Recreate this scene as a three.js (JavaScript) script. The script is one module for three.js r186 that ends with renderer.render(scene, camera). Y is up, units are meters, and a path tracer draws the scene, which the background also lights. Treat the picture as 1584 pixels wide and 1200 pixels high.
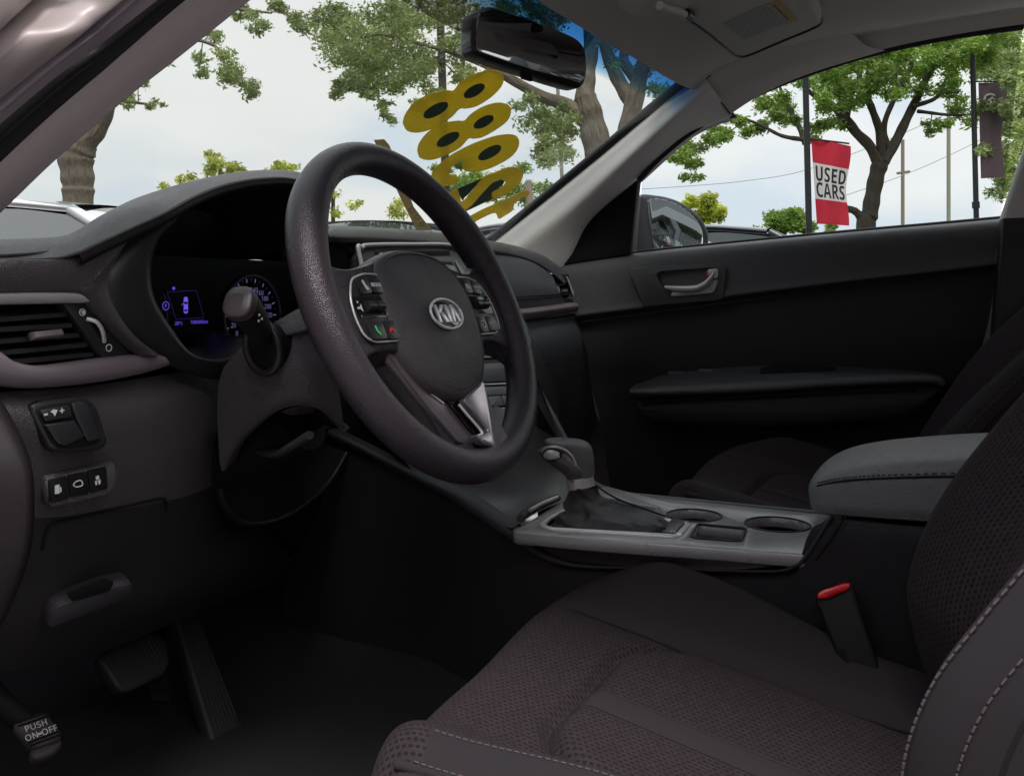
import * as THREE from 'three';
import { RoundedBoxGeometry } from 'three/addons/geometries/RoundedBoxGeometry.js';
import { mergeGeometries, toCreasedNormals } from 'three/addons/utils/BufferGeometryUtils.js';
import { ImprovedNoise } from 'three/addons/math/ImprovedNoise.js';
import { FontLoader } from 'three/addons/loaders/FontLoader.js';
import { TextGeometry } from 'three/addons/geometries/TextGeometry.js';

// ---------- camera, sky, sun, exposure (x = towards the passenger side, y = up, z = towards the rear of the car; metres)
const scene = new THREE.Scene();
const CAM = new THREE.Vector3(-1.22, 0.886, 0.512), YAW = THREE.MathUtils.degToRad(63.25), FPX = 1459, CX = 792, CY = 456;
const camera = new THREE.PerspectiveCamera(THREE.MathUtils.radToDeg(2 * Math.atan(600 / FPX)), 1584 / 1200, 0.02, 600);
camera.position.copy(CAM);
camera.lookAt(CAM.x + Math.sin(YAW), CAM.y, CAM.z - Math.cos(YAW));
camera.setViewOffset(1584, 1200, 0, 600 - CY, 1584, 1200);
const renderer = new THREE.WebGLRenderer({ antialias: true });
renderer.toneMapping = THREE.LinearToneMapping;
renderer.toneMappingExposure = 1.7;
renderer.shadowMap.enabled = true;
const noise = new ImprovedNoise();
function fbm(x, y, z, o = 4) { let s = 0, a = 0.5; for (let i = 0; i < o; i++) { s += a * noise.noise(x, y, z); x *= 2.03; y *= 2.03; z *= 2.03; a *= 0.5; } return s; }
{ // overcast daylight: thin bright cloud with soft grey-blue streaks
  const W = 1024, H = 512, d = new Float32Array(W * H * 4);
  for (let j = 0; j < H; j++) for (let i = 0; i < W; i++) {
    const az = (i / W) * 2 * Math.PI, el = (j / H - 0.5) * Math.PI, c = Math.cos(el), X = c * Math.cos(az), Y = Math.sin(el), Z = c * Math.sin(az);
    const k = 1 / (Math.max(Y, 0) + 0.22), n = fbm(X * k * 0.9 + 3, Z * k * 0.9, 1.7, 5), m = fbm(X * k * 2.1, Z * k * 2.1 + 9, 4.1, 4);
    let blue = THREE.MathUtils.smoothstep(n * 1.3 + m * 0.6, -0.16, 0.34), up = Math.max(Y, 0);
    const ang = Math.atan2(Z, X) * 57.3, side = 0.08 + 1.15 * THREE.MathUtils.smoothstep(ang, -32, -14) * (1 - 0.6 * THREE.MathUtils.smoothstep(ang, 60, 110)); blue *= side;
    const b = 1.07 + 0.25 * up + 0.14 * m * side;
    const r = [(0.98 - 0.40 * blue) * b, (0.985 - 0.26 * blue) * b, (0.98 - 0.10 * blue) * b];
    const o = (j * W + i) * 4, low = Y < -0.02 ? 0.25 : 1;
    d[o] = r[0] * low; d[o + 1] = r[1] * low; d[o + 2] = r[2] * low; d[o + 3] = 1;
  }
  const t = new THREE.DataTexture(d, W, H, THREE.RGBAFormat, THREE.FloatType);
  t.mapping = THREE.EquirectangularReflectionMapping; t.magFilter = THREE.LinearFilter; t.minFilter = THREE.LinearFilter; t.needsUpdate = true;
  scene.background = t; scene.environment = t;
}
const sun = new THREE.DirectionalLight(new THREE.Color(1, 0.94, 0.9), 1.5);
sun.position.set(-4, 8.5, 2.5); sun.castShadow = true; sun.shadow.radius = 30; sun.shadow.mapSize.set(2048, 2048);
Object.assign(sun.shadow.camera, { left: -12, right: 12, top: 12, bottom: -12, near: 0.5, far: 60 });
scene.add(sun);

// ---------- helpers
let seed = 7; const rnd = () => { seed = (seed * 1664525 + 1013904223) >>> 0; return seed / 4294967296; };
const rr = (a, b) => a + (b - a) * rnd();
const V = (x, y, z) => new THREE.Vector3(x, y, z);
const FW = V(Math.sin(YAW), 0, -Math.cos(YAW)), RT = V(Math.cos(YAW), 0, Math.sin(YAW)), UP = V(0, 1, 0);
// the sight line through a measured spot of the photograph, met with a known plane of the car or at a known distance
const dir = (p, q) => FW.clone().addScaledVector(RT, (p - CX) / FPX).addScaledVector(UP, -(q - CY) / FPX);
const along = (p, q, t) => CAM.clone().addScaledVector(dir(p, q), t);
const X = (p, q, x) => { const d = dir(p, q); return CAM.clone().addScaledVector(d, (x - CAM.x) / d.x); };
const Y = (p, q, y) => { const d = dir(p, q); return CAM.clone().addScaledVector(d, (y - CAM.y) / d.y); };
const Z = (p, q, z) => { const d = dir(p, q); return CAM.clone().addScaledVector(d, (z - CAM.z) / d.z); };
const PL = (p, q, o, n) => { const d = dir(p, q); return CAM.clone().addScaledVector(d, o.clone().sub(CAM).dot(n) / d.dot(n)); };
const names = new Map(), LOCAL = new Set(); // LOCAL: things whose parts are given in the thing's own axes; all others in the car's axes
function numbered(n) { const k = names.get(n) || 0; names.set(n, k + 1); return k ? n + '_' + String(k).padStart(3, '0') : n; }
function tag(o, label, category, group, kind) { o.userData = {}; if (label) o.userData.label = label; if (category) o.userData.category = category; if (group) o.userData.group = group; if (kind) o.userData.kind = kind; return o; }
function thing(name, label, category, pos = [0, 0, 0], group) { const g = new THREE.Group(); g.name = numbered(name); g.position.set(...pos); scene.add(g); return tag(g, label, category, group); }
function mesh(name, geo, mat, parent, label) {
  const m = new THREE.Mesh(Array.isArray(geo) ? mergeGeometries(geo.map(clean)) : geo, mat); m.name = parent === scene ? numbered(name) : name;
  m.castShadow = m.receiveShadow = true; if (label) m.userData = { label };
  if (parent && parent !== scene) { let p = parent, o = V(0, 0, 0), root; while (p && p !== scene) { o.add(p.position); root = p; p = p.parent; } if (!LOCAL.has(root)) m.position.copy(o).negate(); }
  (parent || scene).add(m); return m;
}
function clean(g) { const h = g.index ? g.toNonIndexed() : g.clone(); for (const k of Object.keys(h.attributes)) if (!['position', 'normal', 'uv'].includes(k)) h.deleteAttribute(k); if (!h.attributes.uv) h.setAttribute('uv', new THREE.BufferAttribute(new Float32Array(h.attributes.position.count * 2), 2)); return h; }
const cr = (a, b, c, d, t) => 0.5 * (2 * b + (c - a) * t + (2 * a - 5 * b + 4 * c - d) * t * t + (3 * b - a - 3 * c + d) * t * t * t);
function crv(P, t, closed) { // uniform Catmull-Rom through P
  const n = P.length, m = closed ? n : n - 1, f = Math.min(Math.max(t, 0), 1) * m; let i = Math.min(Math.floor(f), m - 1); const u = f - i;
  const g = (k) => closed ? P[(k + n) % n] : k < 0 ? P[0].clone().multiplyScalar(2).sub(P[1]) : k >= n ? P[n - 1].clone().multiplyScalar(2).sub(P[n - 2]) : P[k];
  const a = g(i - 1), b = g(i), c = g(i + 1), d = g(i + 2);
  return V(cr(a.x, b.x, c.x, d.x, u), cr(a.y, b.y, c.y, d.y, u), cr(a.z, b.z, c.z, d.z, u));
}
function gridGeo(f, nu, nv, closedU) { // f(u,v) -> Vector3; uv in metres
  const pos = [], uv = [], idx = [], pts = [];
  for (let j = 0; j <= nv; j++) { const row = []; for (let i = 0; i <= nu; i++) row.push(f(i / nu, j / nv)); pts.push(row); }
  const su = [0], sv = [0];
  for (let i = 1; i <= nu; i++) { let s = 0; for (let j = 0; j <= nv; j += Math.max(1, nv >> 2)) s += pts[j][i].distanceTo(pts[j][i - 1]); su.push(su[i - 1] + s / (Math.floor(nv / Math.max(1, nv >> 2)) + 1)); }
  for (let j = 1; j <= nv; j++) { let s = 0; for (let i = 0; i <= nu; i += Math.max(1, nu >> 2)) s += pts[j][i].distanceTo(pts[j - 1][i]); sv.push(sv[j - 1] + s / (Math.floor(nu / Math.max(1, nu >> 2)) + 1)); }
  for (let j = 0; j <= nv; j++) for (let i = 0; i <= nu; i++) { const p = pts[j][i]; pos.push(p.x, p.y, p.z); uv.push(su[i], sv[j]); }
  const w = nu + 1;
  for (let j = 0; j < nv; j++) for (let i = 0; i < nu; i++) { const a = j * w + i; idx.push(a, a + 1, a + w, a + 1, a + w + 1, a + w); }
  const g = new THREE.BufferGeometry();
  g.setAttribute('position', new THREE.Float32BufferAttribute(pos, 3)); g.setAttribute('uv', new THREE.Float32BufferAttribute(uv, 2)); g.setIndex(idx); g.computeVertexNormals();
  if (closedU) { const n = g.attributes.normal; for (let j = 0; j <= nv; j++) { const a = j * w, b = j * w + nu, x = n.getX(a) + n.getX(b), y = n.getY(a) + n.getY(b), z = n.getZ(a) + n.getZ(b), l = Math.hypot(x, y, z) || 1; n.setXYZ(a, x / l, y / l, z / l); n.setXYZ(b, x / l, y / l, z / l); } }
  return g;
}
// surface through rows of points; o.lv: straight between rows (creased); o.closed: rows are loops
function loft(rows, o = {}) {
  const nu = o.nu || 32, nv = o.lv ? rows.length - 1 : o.nv || 20;
  const g = gridGeo((u, v) => { const C = rows.map((r) => crv(r, u, o.closed)); return o.lv ? C[Math.round(v * (rows.length - 1))] : crv(C, v); }, nu, nv, o.closed);
  return o.crease ? toCreasedNormals(g, o.crease) : o.lv ? toCreasedNormals(g, 0.6) : g;
}
// tube of round or oval section along points; radii may vary: r(t) -> [across, up]
function tube(P, r, o = {}) {
  const n = o.n || 40, s = o.s || 12, ref = o.up || UP, rf = typeof r === 'function' ? r : () => [r, r];
  const frames = [];
  for (let i = 0; i <= n; i++) { const t = i / n, p = o.lin ? lin(P, t) : crv(P, t, o.closed), e = 1e-3, a = o.lin ? lin(P, Math.max(0, t - e)) : crv(P, o.closed ? (t - e + 1) % 1 : Math.max(0, t - e), o.closed), b = o.lin ? lin(P, Math.min(1, t + e)) : crv(P, o.closed ? (t + e) % 1 : Math.min(1, t + e), o.closed);
    const T = b.sub(a).normalize(); let B = T.clone().cross(ref); if (B.lengthSq() < 1e-6) B = T.clone().cross(V(1, 0, 0)); B.normalize(); frames.push([p, B, B.clone().cross(T).normalize()]); }
  const g = gridGeo((u, v) => { const [p, B, N] = frames[Math.round(v * n)], [ra, rb] = rf(v), a = u * 2 * Math.PI, e = o.sq || 1, c = Math.cos(a), q = Math.sin(a); return p.clone().addScaledVector(B, ra * Math.sign(c) * Math.abs(c) ** e).addScaledVector(N, rb * Math.sign(q) * Math.abs(q) ** e); }, s, n, true);
  if (o.cap !== false && !o.closed) { const parts = [clean(g)]; for (const k of [0, n]) { const [p, B, N] = frames[k], [ra, rb] = rf(k / n), ps = [], e = o.sq || 1; for (let i = 0; i < s; i++) { const a = i / s * 2 * Math.PI, b = (i + 1) / s * 2 * Math.PI, f = (x) => { const c = Math.cos(x), q = Math.sin(x); return p.clone().addScaledVector(B, ra * Math.sign(c) * Math.abs(c) ** e).addScaledVector(N, rb * Math.sign(q) * Math.abs(q) ** e); }; const A = f(a), C = f(b); ps.push(...p.toArray(), ...(k ? [...A.toArray(), ...C.toArray()] : [...C.toArray(), ...A.toArray()])); } const h = new THREE.BufferGeometry(); h.setAttribute('position', new THREE.Float32BufferAttribute(ps, 3)); h.computeVertexNormals(); parts.push(clean(h)); } return mergeGeometries(parts); }
  return g;
}
function lin(P, t) { const m = P.length - 1, f = t * m, i = Math.min(Math.floor(f), m - 1); return P[i].clone().lerp(P[i + 1], f - i); }
// flat plate with bevelled edges from an outline of points in (or near) one plane; n points to the viewer's side, the plate grows from 0 to depth along n
function plate(pts, n, depth, o = {}) {
  const nn = n.clone().normalize(), c = pts.reduce((a, p) => a.add(p), V(0, 0, 0)).multiplyScalar(1 / pts.length);
  let e1 = (o.e1 || (Math.abs(nn.x) > 0.9 ? V(0, 0, 1) : V(1, 0, 0))).clone(); e1.addScaledVector(nn, -e1.dot(nn)).normalize(); const e2 = nn.clone().cross(e1);
  const to2 = (L) => { let q = L.map((p) => { const d = p.clone().sub(c); return new THREE.Vector2(d.dot(e1), d.dot(e2)); }); if (o.smooth) q = new THREE.SplineCurve([...q, q[0]]).getPoints(q.length * 6).slice(0, -1); if (o.round) q = roundPoly(q, o.round); return q; };
  const sh = new THREE.Shape(to2(pts)); for (const h of o.holes || []) sh.holes.push(new THREE.Path(to2(h)));
  const b = o.bevel ?? Math.min(0.002, depth * 0.45);
  const g = new THREE.ExtrudeGeometry(sh, { depth: Math.max(depth - b, 1e-4), bevelEnabled: b > 0, bevelSize: b, bevelThickness: b, bevelOffset: -b, bevelSegments: o.seg || 2, curveSegments: 8 });
  g.applyMatrix4(new THREE.Matrix4().makeBasis(e1, e2, nn).setPosition(c.clone().addScaledVector(nn, o.lift || 0)));
  return b > 0 ? toCreasedNormals(g, 0.7) : g;
}
function roundPoly(q, r) { const out = []; const n = q.length; for (let i = 0; i < n; i++) { const a = q[(i + n - 1) % n], b = q[i], c = q[(i + 1) % n]; const u = a.clone().sub(b), w = c.clone().sub(b), k = Math.min(r, u.length() * 0.45, w.length() * 0.45); const p = b.clone().addScaledVector(u.normalize(), k), s = b.clone().addScaledVector(w.normalize(), k); for (let j = 0; j <= 5; j++) { const t = j / 5; out.push(p.clone().multiplyScalar((1 - t) ** 2).addScaledVector(b, 2 * t * (1 - t)).addScaledVector(s, t * t)); } } return out; }
const trace = (list, f) => list.map((a) => f(a[0], a[1]));
function box(w, h, d, r, at, rot) { const g = new RoundedBoxGeometry(w, h, d, 3, Math.min(r, w / 2.01, h / 2.01, d / 2.01)); const m = new THREE.Matrix4(); if (rot) m.makeRotationFromEuler(new THREE.Euler(...rot)); m.setPosition(...at); g.applyMatrix4(m); return g; }
const font = await new FontLoader().loadAsync('fonts/droid/droid_sans_bold.typeface.json');
const fontR = await new FontLoader().loadAsync('fonts/droid/droid_sans_regular.typeface.json');
// raised lettering: centred at p, reading along e1, e2 up
function letters(s, size, depth, p, e1, e2, f = font) { const g = new TextGeometry(s, { font: f, size, depth, curveSegments: 4, bevelEnabled: false }); g.computeBoundingBox(); const b = g.boundingBox; g.translate(-(b.min.x + b.max.x) / 2, -(b.min.y + b.max.y) / 2, 0); const a = e1.clone().normalize(), n = a.clone().cross(e2).normalize(); g.applyMatrix4(new THREE.Matrix4().makeBasis(a, n.clone().cross(a), n).setPosition(p)); return g; }

// ---------- materials
function canvasTex(w, h, draw, srgb = true) { const c = document.createElement('canvas'); c.width = w; c.height = h; draw(c.getContext('2d'), w, h); const t = new THREE.CanvasTexture(c); if (srgb) t.colorSpace = THREE.SRGBColorSpace; t.magFilter = THREE.LinearFilter; return t; }
function dataTex(n, f, rep) { const d = new Uint8Array(n * n * 4); for (let j = 0; j < n; j++) for (let i = 0; i < n; i++) { const v = f(i / n, j / n), a = Array.isArray(v) ? v : [v, v, v]; const o = (j * n + i) * 4; for (let k = 0; k < 3; k++) d[o + k] = Math.max(0, Math.min(255, a[k] * 255)); d[o + 3] = 255; } const t = new THREE.DataTexture(d, n, n); t.wrapS = t.wrapT = THREE.RepeatWrapping; t.magFilter = THREE.LinearFilter; t.minFilter = THREE.LinearMipmapLinearFilter; t.generateMipmaps = true; t.repeat.set(rep, rep); t.needsUpdate = true; return t; }
function cells(n, k) { // tileable pebbled leather grain
  const P = []; for (let j = 0; j < k; j++) for (let i = 0; i < k; i++) P.push([(i + rr(0.05, 0.95)) / k, (j + rr(0.05, 0.95)) / k]);
  return (u, v) => { let a = 9, b = 9; const ci = Math.floor(u * k), cj = Math.floor(v * k); for (let j = -1; j <= 1; j++) for (let i = -1; i <= 1; i++) { const q = P[((cj + j + k) % k) * k + ((ci + i + k) % k)]; let dx = Math.abs(u - q[0]), dy = Math.abs(v - q[1]); dx = Math.min(dx, 1 - dx); dy = Math.min(dy, 1 - dy); const d = Math.hypot(dx, dy) * k; if (d < a) { b = a; a = d; } else if (d < b) b = d; } return Math.min(1, (b - a) * 1.6); };
}
const grainTex = dataTex(512, cells(512, 36), 1 / 0.075), fineTex = dataTex(512, cells(512, 36), 1 / 0.062);
const weaveTex = dataTex(256, (u, v) => { const k = 10, a = u * k, b = v * k, col = Math.floor(a), off = (col % 2) * 0.5, y = (b + off) % 1, x = a % 1; const dash = Math.exp(-(((x - 0.5) / 0.22) ** 4)) * Math.exp(-(((y - 0.5) / 0.3) ** 4)); const th = 0.5 + 0.5 * Math.sin((u * 80 + v * 40) * Math.PI * 2) * Math.sin((v * 80) * Math.PI * 2); return 0.75 - 0.65 * dash + 0.18 * th; }, 1 / 0.062);
const weaveCol = dataTex(256, (u, v) => { const k = 10, a = u * k, b = v * k, col = Math.floor(a), off = (col % 2) * 0.5, y = (b + off) % 1, x = a % 1; const dash = Math.exp(-(((x - 0.5) / 0.24) ** 4)) * Math.exp(-(((y - 0.5) / 0.32) ** 4)); const w = Math.sin(Math.floor(a) * 12.9 + Math.floor(b + off) * 78.2) * 43758.5, q = (w - Math.floor(w)) * 0.25; return [0.80 - 0.4 * dash + q * (1 - dash), 0.76 - 0.38 * dash + q * (1 - dash), 0.78 - 0.38 * dash + q * (1 - dash)]; }, 1 / 0.062);
const knitTex = dataTex(256, (u, v) => 0.5 + 0.25 * Math.sin(u * 128 * Math.PI) * Math.sin(v * 128 * Math.PI) + 0.25 * Math.sin((u + v) * 64 * Math.PI * 2), 1 / 0.03);
// tileable value noise: periods pu, pv
function vnoise(pu, pv, sd) { const T = []; let s = sd; for (let i = 0; i < pu * pv; i++) { s = (s * 1664525 + 1013904223) >>> 0; T.push(s / 4294967296); } const f = (t) => t * t * (3 - 2 * t); return (u, v) => { const a = ((u % 1) + 1) % 1 * pu, b = ((v % 1) + 1) % 1 * pv, i = Math.floor(a), j = Math.floor(b), x = f(a - i), y = f(b - j), g = (p, q) => T[((q + pv) % pv) * pu + ((p + pu) % pu)]; return (g(i, j) * (1 - x) + g(i + 1, j) * x) * (1 - y) + (g(i, j + 1) * (1 - x) + g(i + 1, j + 1) * x) * y; }; }
const vnA = vnoise(5, 5, 11), vnB = vnoise(13, 13, 23), vnC = vnoise(37, 37, 31), vnD = vnoise(90, 90, 47);
const roughTex = dataTex(256, (u, v) => { const s = 0.4 * vnA(u, v) + 0.3 * vnB(u, v) + 0.2 * vnC(u, v) + 0.1 * vnD(u, v); return [1, 0.62 + 0.5 * s, 1]; }, 1 / 0.35);
function S(rgb, roughness, o = {}) { const m = new THREE.MeshPhysicalMaterial({ side: THREE.DoubleSide, roughness, ...o }); m.color.setRGB(...rgb); return m; }
const M = {
  dashShaded: S([0.026, 0.023, 0.026], 0.5, { bumpMap: grainTex, bumpScale: 0.0005 }), dash: S([0.098, 0.086, 0.096], 0.40, { bumpMap: grainTex, bumpScale: 0.0007, roughnessMap: roughTex }),  // lower-cover copy of dash, darkened for the light falloff below the switches
  hood: S([0.105, 0.103, 0.109], 0.5, { bumpMap: grainTex, bumpScale: 0.0005, roughnessMap: roughTex }),
  rim: S([0.040, 0.033, 0.040], 0.35, { bumpMap: fineTex, bumpScale: 0.00022, roughnessMap: roughTex, specularColor: new THREE.Color(1, 0.92, 1) }),
  hub: S([0.075, 0.069, 0.075], 0.42, { bumpMap: fineTex, bumpScale: 0.0003, roughnessMap: roughTex }),
  smooth: S([0.022, 0.021, 0.024], 0.45, { roughnessMap: roughTex }), matte: S([0.010, 0.0095, 0.011], 0.75, { specularIntensity: 0.5 }), black: S([0.010, 0.010, 0.011], 0.7, { specularIntensity: 0.35 }), gloss: S([0.008, 0.008, 0.01], 0.12),
  satin: S([0.62, 0.59, 0.62], 0.4, { metalness: 0.4, roughnessMap: roughTex }), satinDark: S([0.25, 0.21, 0.24], 0.42, { metalness: 0.25, roughnessMap: roughTex }), chrome: S([0.86, 0.86, 0.87], 0.25, { metalness: 0.25 }),
  silver: S([0.62, 0.61, 0.61], 0.3, { metalness: 0.3 }),
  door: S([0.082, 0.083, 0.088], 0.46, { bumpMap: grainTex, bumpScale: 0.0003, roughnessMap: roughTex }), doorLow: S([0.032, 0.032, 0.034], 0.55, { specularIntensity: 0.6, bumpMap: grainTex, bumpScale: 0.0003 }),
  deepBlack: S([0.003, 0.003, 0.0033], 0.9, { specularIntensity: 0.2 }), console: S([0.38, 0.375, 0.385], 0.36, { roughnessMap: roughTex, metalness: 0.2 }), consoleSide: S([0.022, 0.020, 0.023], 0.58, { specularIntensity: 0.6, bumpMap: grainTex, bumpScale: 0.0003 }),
  mesh: S([0.046, 0.036, 0.040], 0.95, { map: weaveCol, bumpMap: weaveTex, bumpScale: 0.0009, specularIntensity: 0.4, sheen: 0.5, sheenRoughness: 0.5, sheenColor: new THREE.Color(0.09, 0.065, 0.08) }),
  cloth: S([0.040, 0.033, 0.036], 0.95, { bumpMap: knitTex, bumpScale: 0.0002, specularIntensity: 0.4, sheen: 0.5, sheenRoughness: 0.5, sheenColor: new THREE.Color(0.08, 0.06, 0.072) }),
  clothTrim: S([0.024, 0.0185, 0.022], 0.9, { bumpMap: knitTex, bumpScale: 0.0002, sheen: 0.6, sheenRoughness: 0.45, sheenColor: new THREE.Color(0.12, 0.09, 0.115) }),
  thread: S([0.11, 0.085, 0.10], 0.7), seam: S([0.008, 0.007, 0.008], 0.9), leather: S([0.16, 0.165, 0.172], 0.44, { bumpMap: grainTex, bumpScale: 0.0007, roughnessMap: roughTex }),
  headliner: S([0.72, 0.68, 0.64], 0.95, { bumpMap: knitTex, bumpScale: 0.0004 }), pillar: S([0.88, 0.86, 0.82], 0.65, { bumpMap: grainTex, bumpScale: 0.0003 }), pillarPink: S([0.52, 0.44, 0.44], 0.65, { bumpMap: grainTex, bumpScale: 0.0003 }),
  paint: S([0.34, 0.29, 0.29], 0.35, { metalness: 0.4, clearcoat: 0.7, clearcoatRoughness: 0.1 }), rubber: S([0.012, 0.011, 0.013], 0.55), carpet: S([0.055, 0.055, 0.06], 1, { specularIntensity: 0.3, bumpMap: knitTex, bumpScale: 0.0015 }),
  red: S([0.95, 0.012, 0.02], 0.28, { clearcoat: 0.6 }), white: S([0.75, 0.75, 0.76], 0.5), print: S([0.62, 0.62, 0.64], 0.6), green: S([0.05, 0.6, 0.18], 0.5), redPrint: S([0.75, 0.03, 0.04], 0.5), orange: S([0.8, 0.2, 0.02], 0.5),
};
// ---------- the car's shell
const off3 = (L, x, y, z) => L.map((p) => p.clone().add(V(x, y, z)));
const car = thing('car_body', 'taupe car body round the cabin: pale right pillar, pinkish left pillar, grey headliner', 'car', [0, 0.3, 0.4]);
const roofY = (z) => 1.305 + 0.075 * (1 - Math.exp(-Math.max(z, -0.02) / 0.22)) - 0.02 * Math.max(0, z - 1.2) ** 2;
const archP = [[985, 275], [1018, 240], [1060, 205], [1105, 175], [1150, 150], [1200, 127], [1250, 108], [1325, 84], [1400, 65], [1490, 48], [1584, 35]].map(([p, q]) => X(p, q, 0.655));
const archRear = [...archP, V(0.655, archP[10].y + 0.004, 0.75), V(0.655, 1.335, 1.0), V(0.65, 1.30, 1.35), V(0.63, 1.20, 1.65)];
const arch = (z) => { for (let i = 1; i < archRear.length; i++) if (archRear[i].z >= z) { const a = archRear[i - 1], b = archRear[i], t = (z - a.z) / (b.z - a.z); return a.y + (b.y - a.y) * t; } return 1.2; };
{ // headliner: header rail at the windscreen, roof, side rails
  const zs = [-0.035, 0.0, 0.04, 0.09, 0.16, 0.26, 0.4, 0.6, 0.85, 1.1, 1.35, 1.6];
  const rows = zs.map((z) => { const a = arch(z + 0.02), r = roofY(z) + 0.012, m = Math.min(r - 0.004, a + 0.06); const e = Math.max(0, 1 - (z + 0.035) / 0.12), lowr = 0.012 * e * e, bow = (x) => 0.13 * x * x * e; const h = [V(0.652, a - 0.004, z + 0.02), V(0.64, a + 0.022, z + 0.015 + bow(0.64)), V(0.6, m - 0.006, z + bow(0.6)), V(0.5, r - 0.018 - lowr, z + bow(0.5)), V(0.3, r - 0.003 - lowr, z - 0.01 + bow(0.3)), V(0, r - lowr, z - 0.015)]; return [...h, ...h.slice(0, 5).reverse().map((p) => V(-p.x, p.y, p.z))]; });
  mesh('headliner', loft(rows, { nu: 60, nv: 40 }), M.headliner, car);
  const out = zs.map((z) => { const a = arch(z + 0.02), r = roofY(z) + 0.06; const h = [V(0.70, a + 0.0, z + 0.02), V(0.68, a + 0.055, z), V(0.58, r - 0.02, z - 0.02), V(0.3, r, z - 0.03), V(0, r + 0.01, z - 0.04)]; return [...h, ...h.slice(0, 4).reverse().map((p) => V(-p.x, p.y, p.z))]; });
  mesh('roof_panel', loft(out, { nu: 40, nv: 30 }), M.paint, car);
  // dark rubber along the side window's upper edge
  mesh('window_seal', tube(archP.map((p) => p.clone().add(V(0.012, -0.004, 0))), 0.006, { n: 60 }), M.rubber, car);
}
{ // right windscreen pillar, pale trim
  const gl = [[752, 384, 0.70], [775, 366, 0.69], [850, 306, 0.665], [930, 241, 0.635], [1010, 174, 0.605], [1060, 134, 0.588], [1090, 109, 0.576]].map((a) => X(...a));
  const md = [[800, 396, 0.68], [828, 376, 0.672], [898, 318, 0.65], [965, 257, 0.62], [1035, 195, 0.592], [1075, 160, 0.58], [1103, 136, 0.570]].map((a) => X(...a));
  const dr = [[860, 425, 0.70], [880, 397, 0.695], [912, 338, 0.685], [982, 274, 0.662], [1054, 210, 0.652], [1100, 186, 0.649], [1130, 174, 0.647]].map((a) => X(...a));
  const bk = dr.map((p) => p.clone().add(V(0.03, -0.005, -0.01)));
  const f0 = gl.map((p) => p.clone().add(V(0.03, 0.01, -0.03)));
  mesh('pillar_trim', loft([f0, gl, gl.map((p, i) => p.clone().lerp(md[i], 0.45).add(V(-0.006, 0, 0.0))), md.map((p) => p.clone().add(V(-0.006, 0, 0))), dr, bk], { nu: 50, nv: 30 }), M.pillar, car, 'pale grey pillar trim beside the windscreen');
  mesh('windscreen_seal', tube(gl.map((p) => p.clone().add(V(0.006, 0.004, -0.012))), 0.011, { n: 50 }), M.rubber, car);
  // black outer pillar between the trim and the door glass
  const q = [[990, 272], [975, 388], [905, 402], [868, 402], [905, 340]];
  const o2 = dr.map((p) => p.clone().add(V(0.06, 0.0, 0.0))), o3 = gl.map((p) => p.clone().add(V(0.07, 0.02, -0.03)));
  mesh('outer_pillar', loft([bk, o2, o3, f0], { nu: 40, lv: true }), M.paint, car);
  const cs = [[1087, 106, 0.572], [1097, 126, 0.568], [1111, 150, 0.596], [1131, 176, 0.642]].map((a) => X(...a));
  mesh('roof_side_trim', loft([cs.map((p) => p.clone().add(V(0.012, 0, 0))), cs, [[1122, 76, 0.562], [1138, 102, 0.568], [1156, 126, 0.596], [1184, 143, 0.648]].map((a) => X(...a)), [[1180, 62, 0.556], [1200, 84, 0.57], [1224, 104, 0.6], [1258, 112, 0.652]].map((a) => X(...a)), [[1300, 30, 0.566], [1320, 52, 0.59], [1340, 70, 0.62], [1370, 78, 0.656]].map((a) => X(...a))], { nu: 24, nv: 30 }), M.headliner, car);
  mesh('cover_seam', tube(cs.map((p) => p.clone().add(V(-0.0006, 0, -0.001))), 0.0014, { n: 24, s: 6 }), M.seam, car);
}
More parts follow.
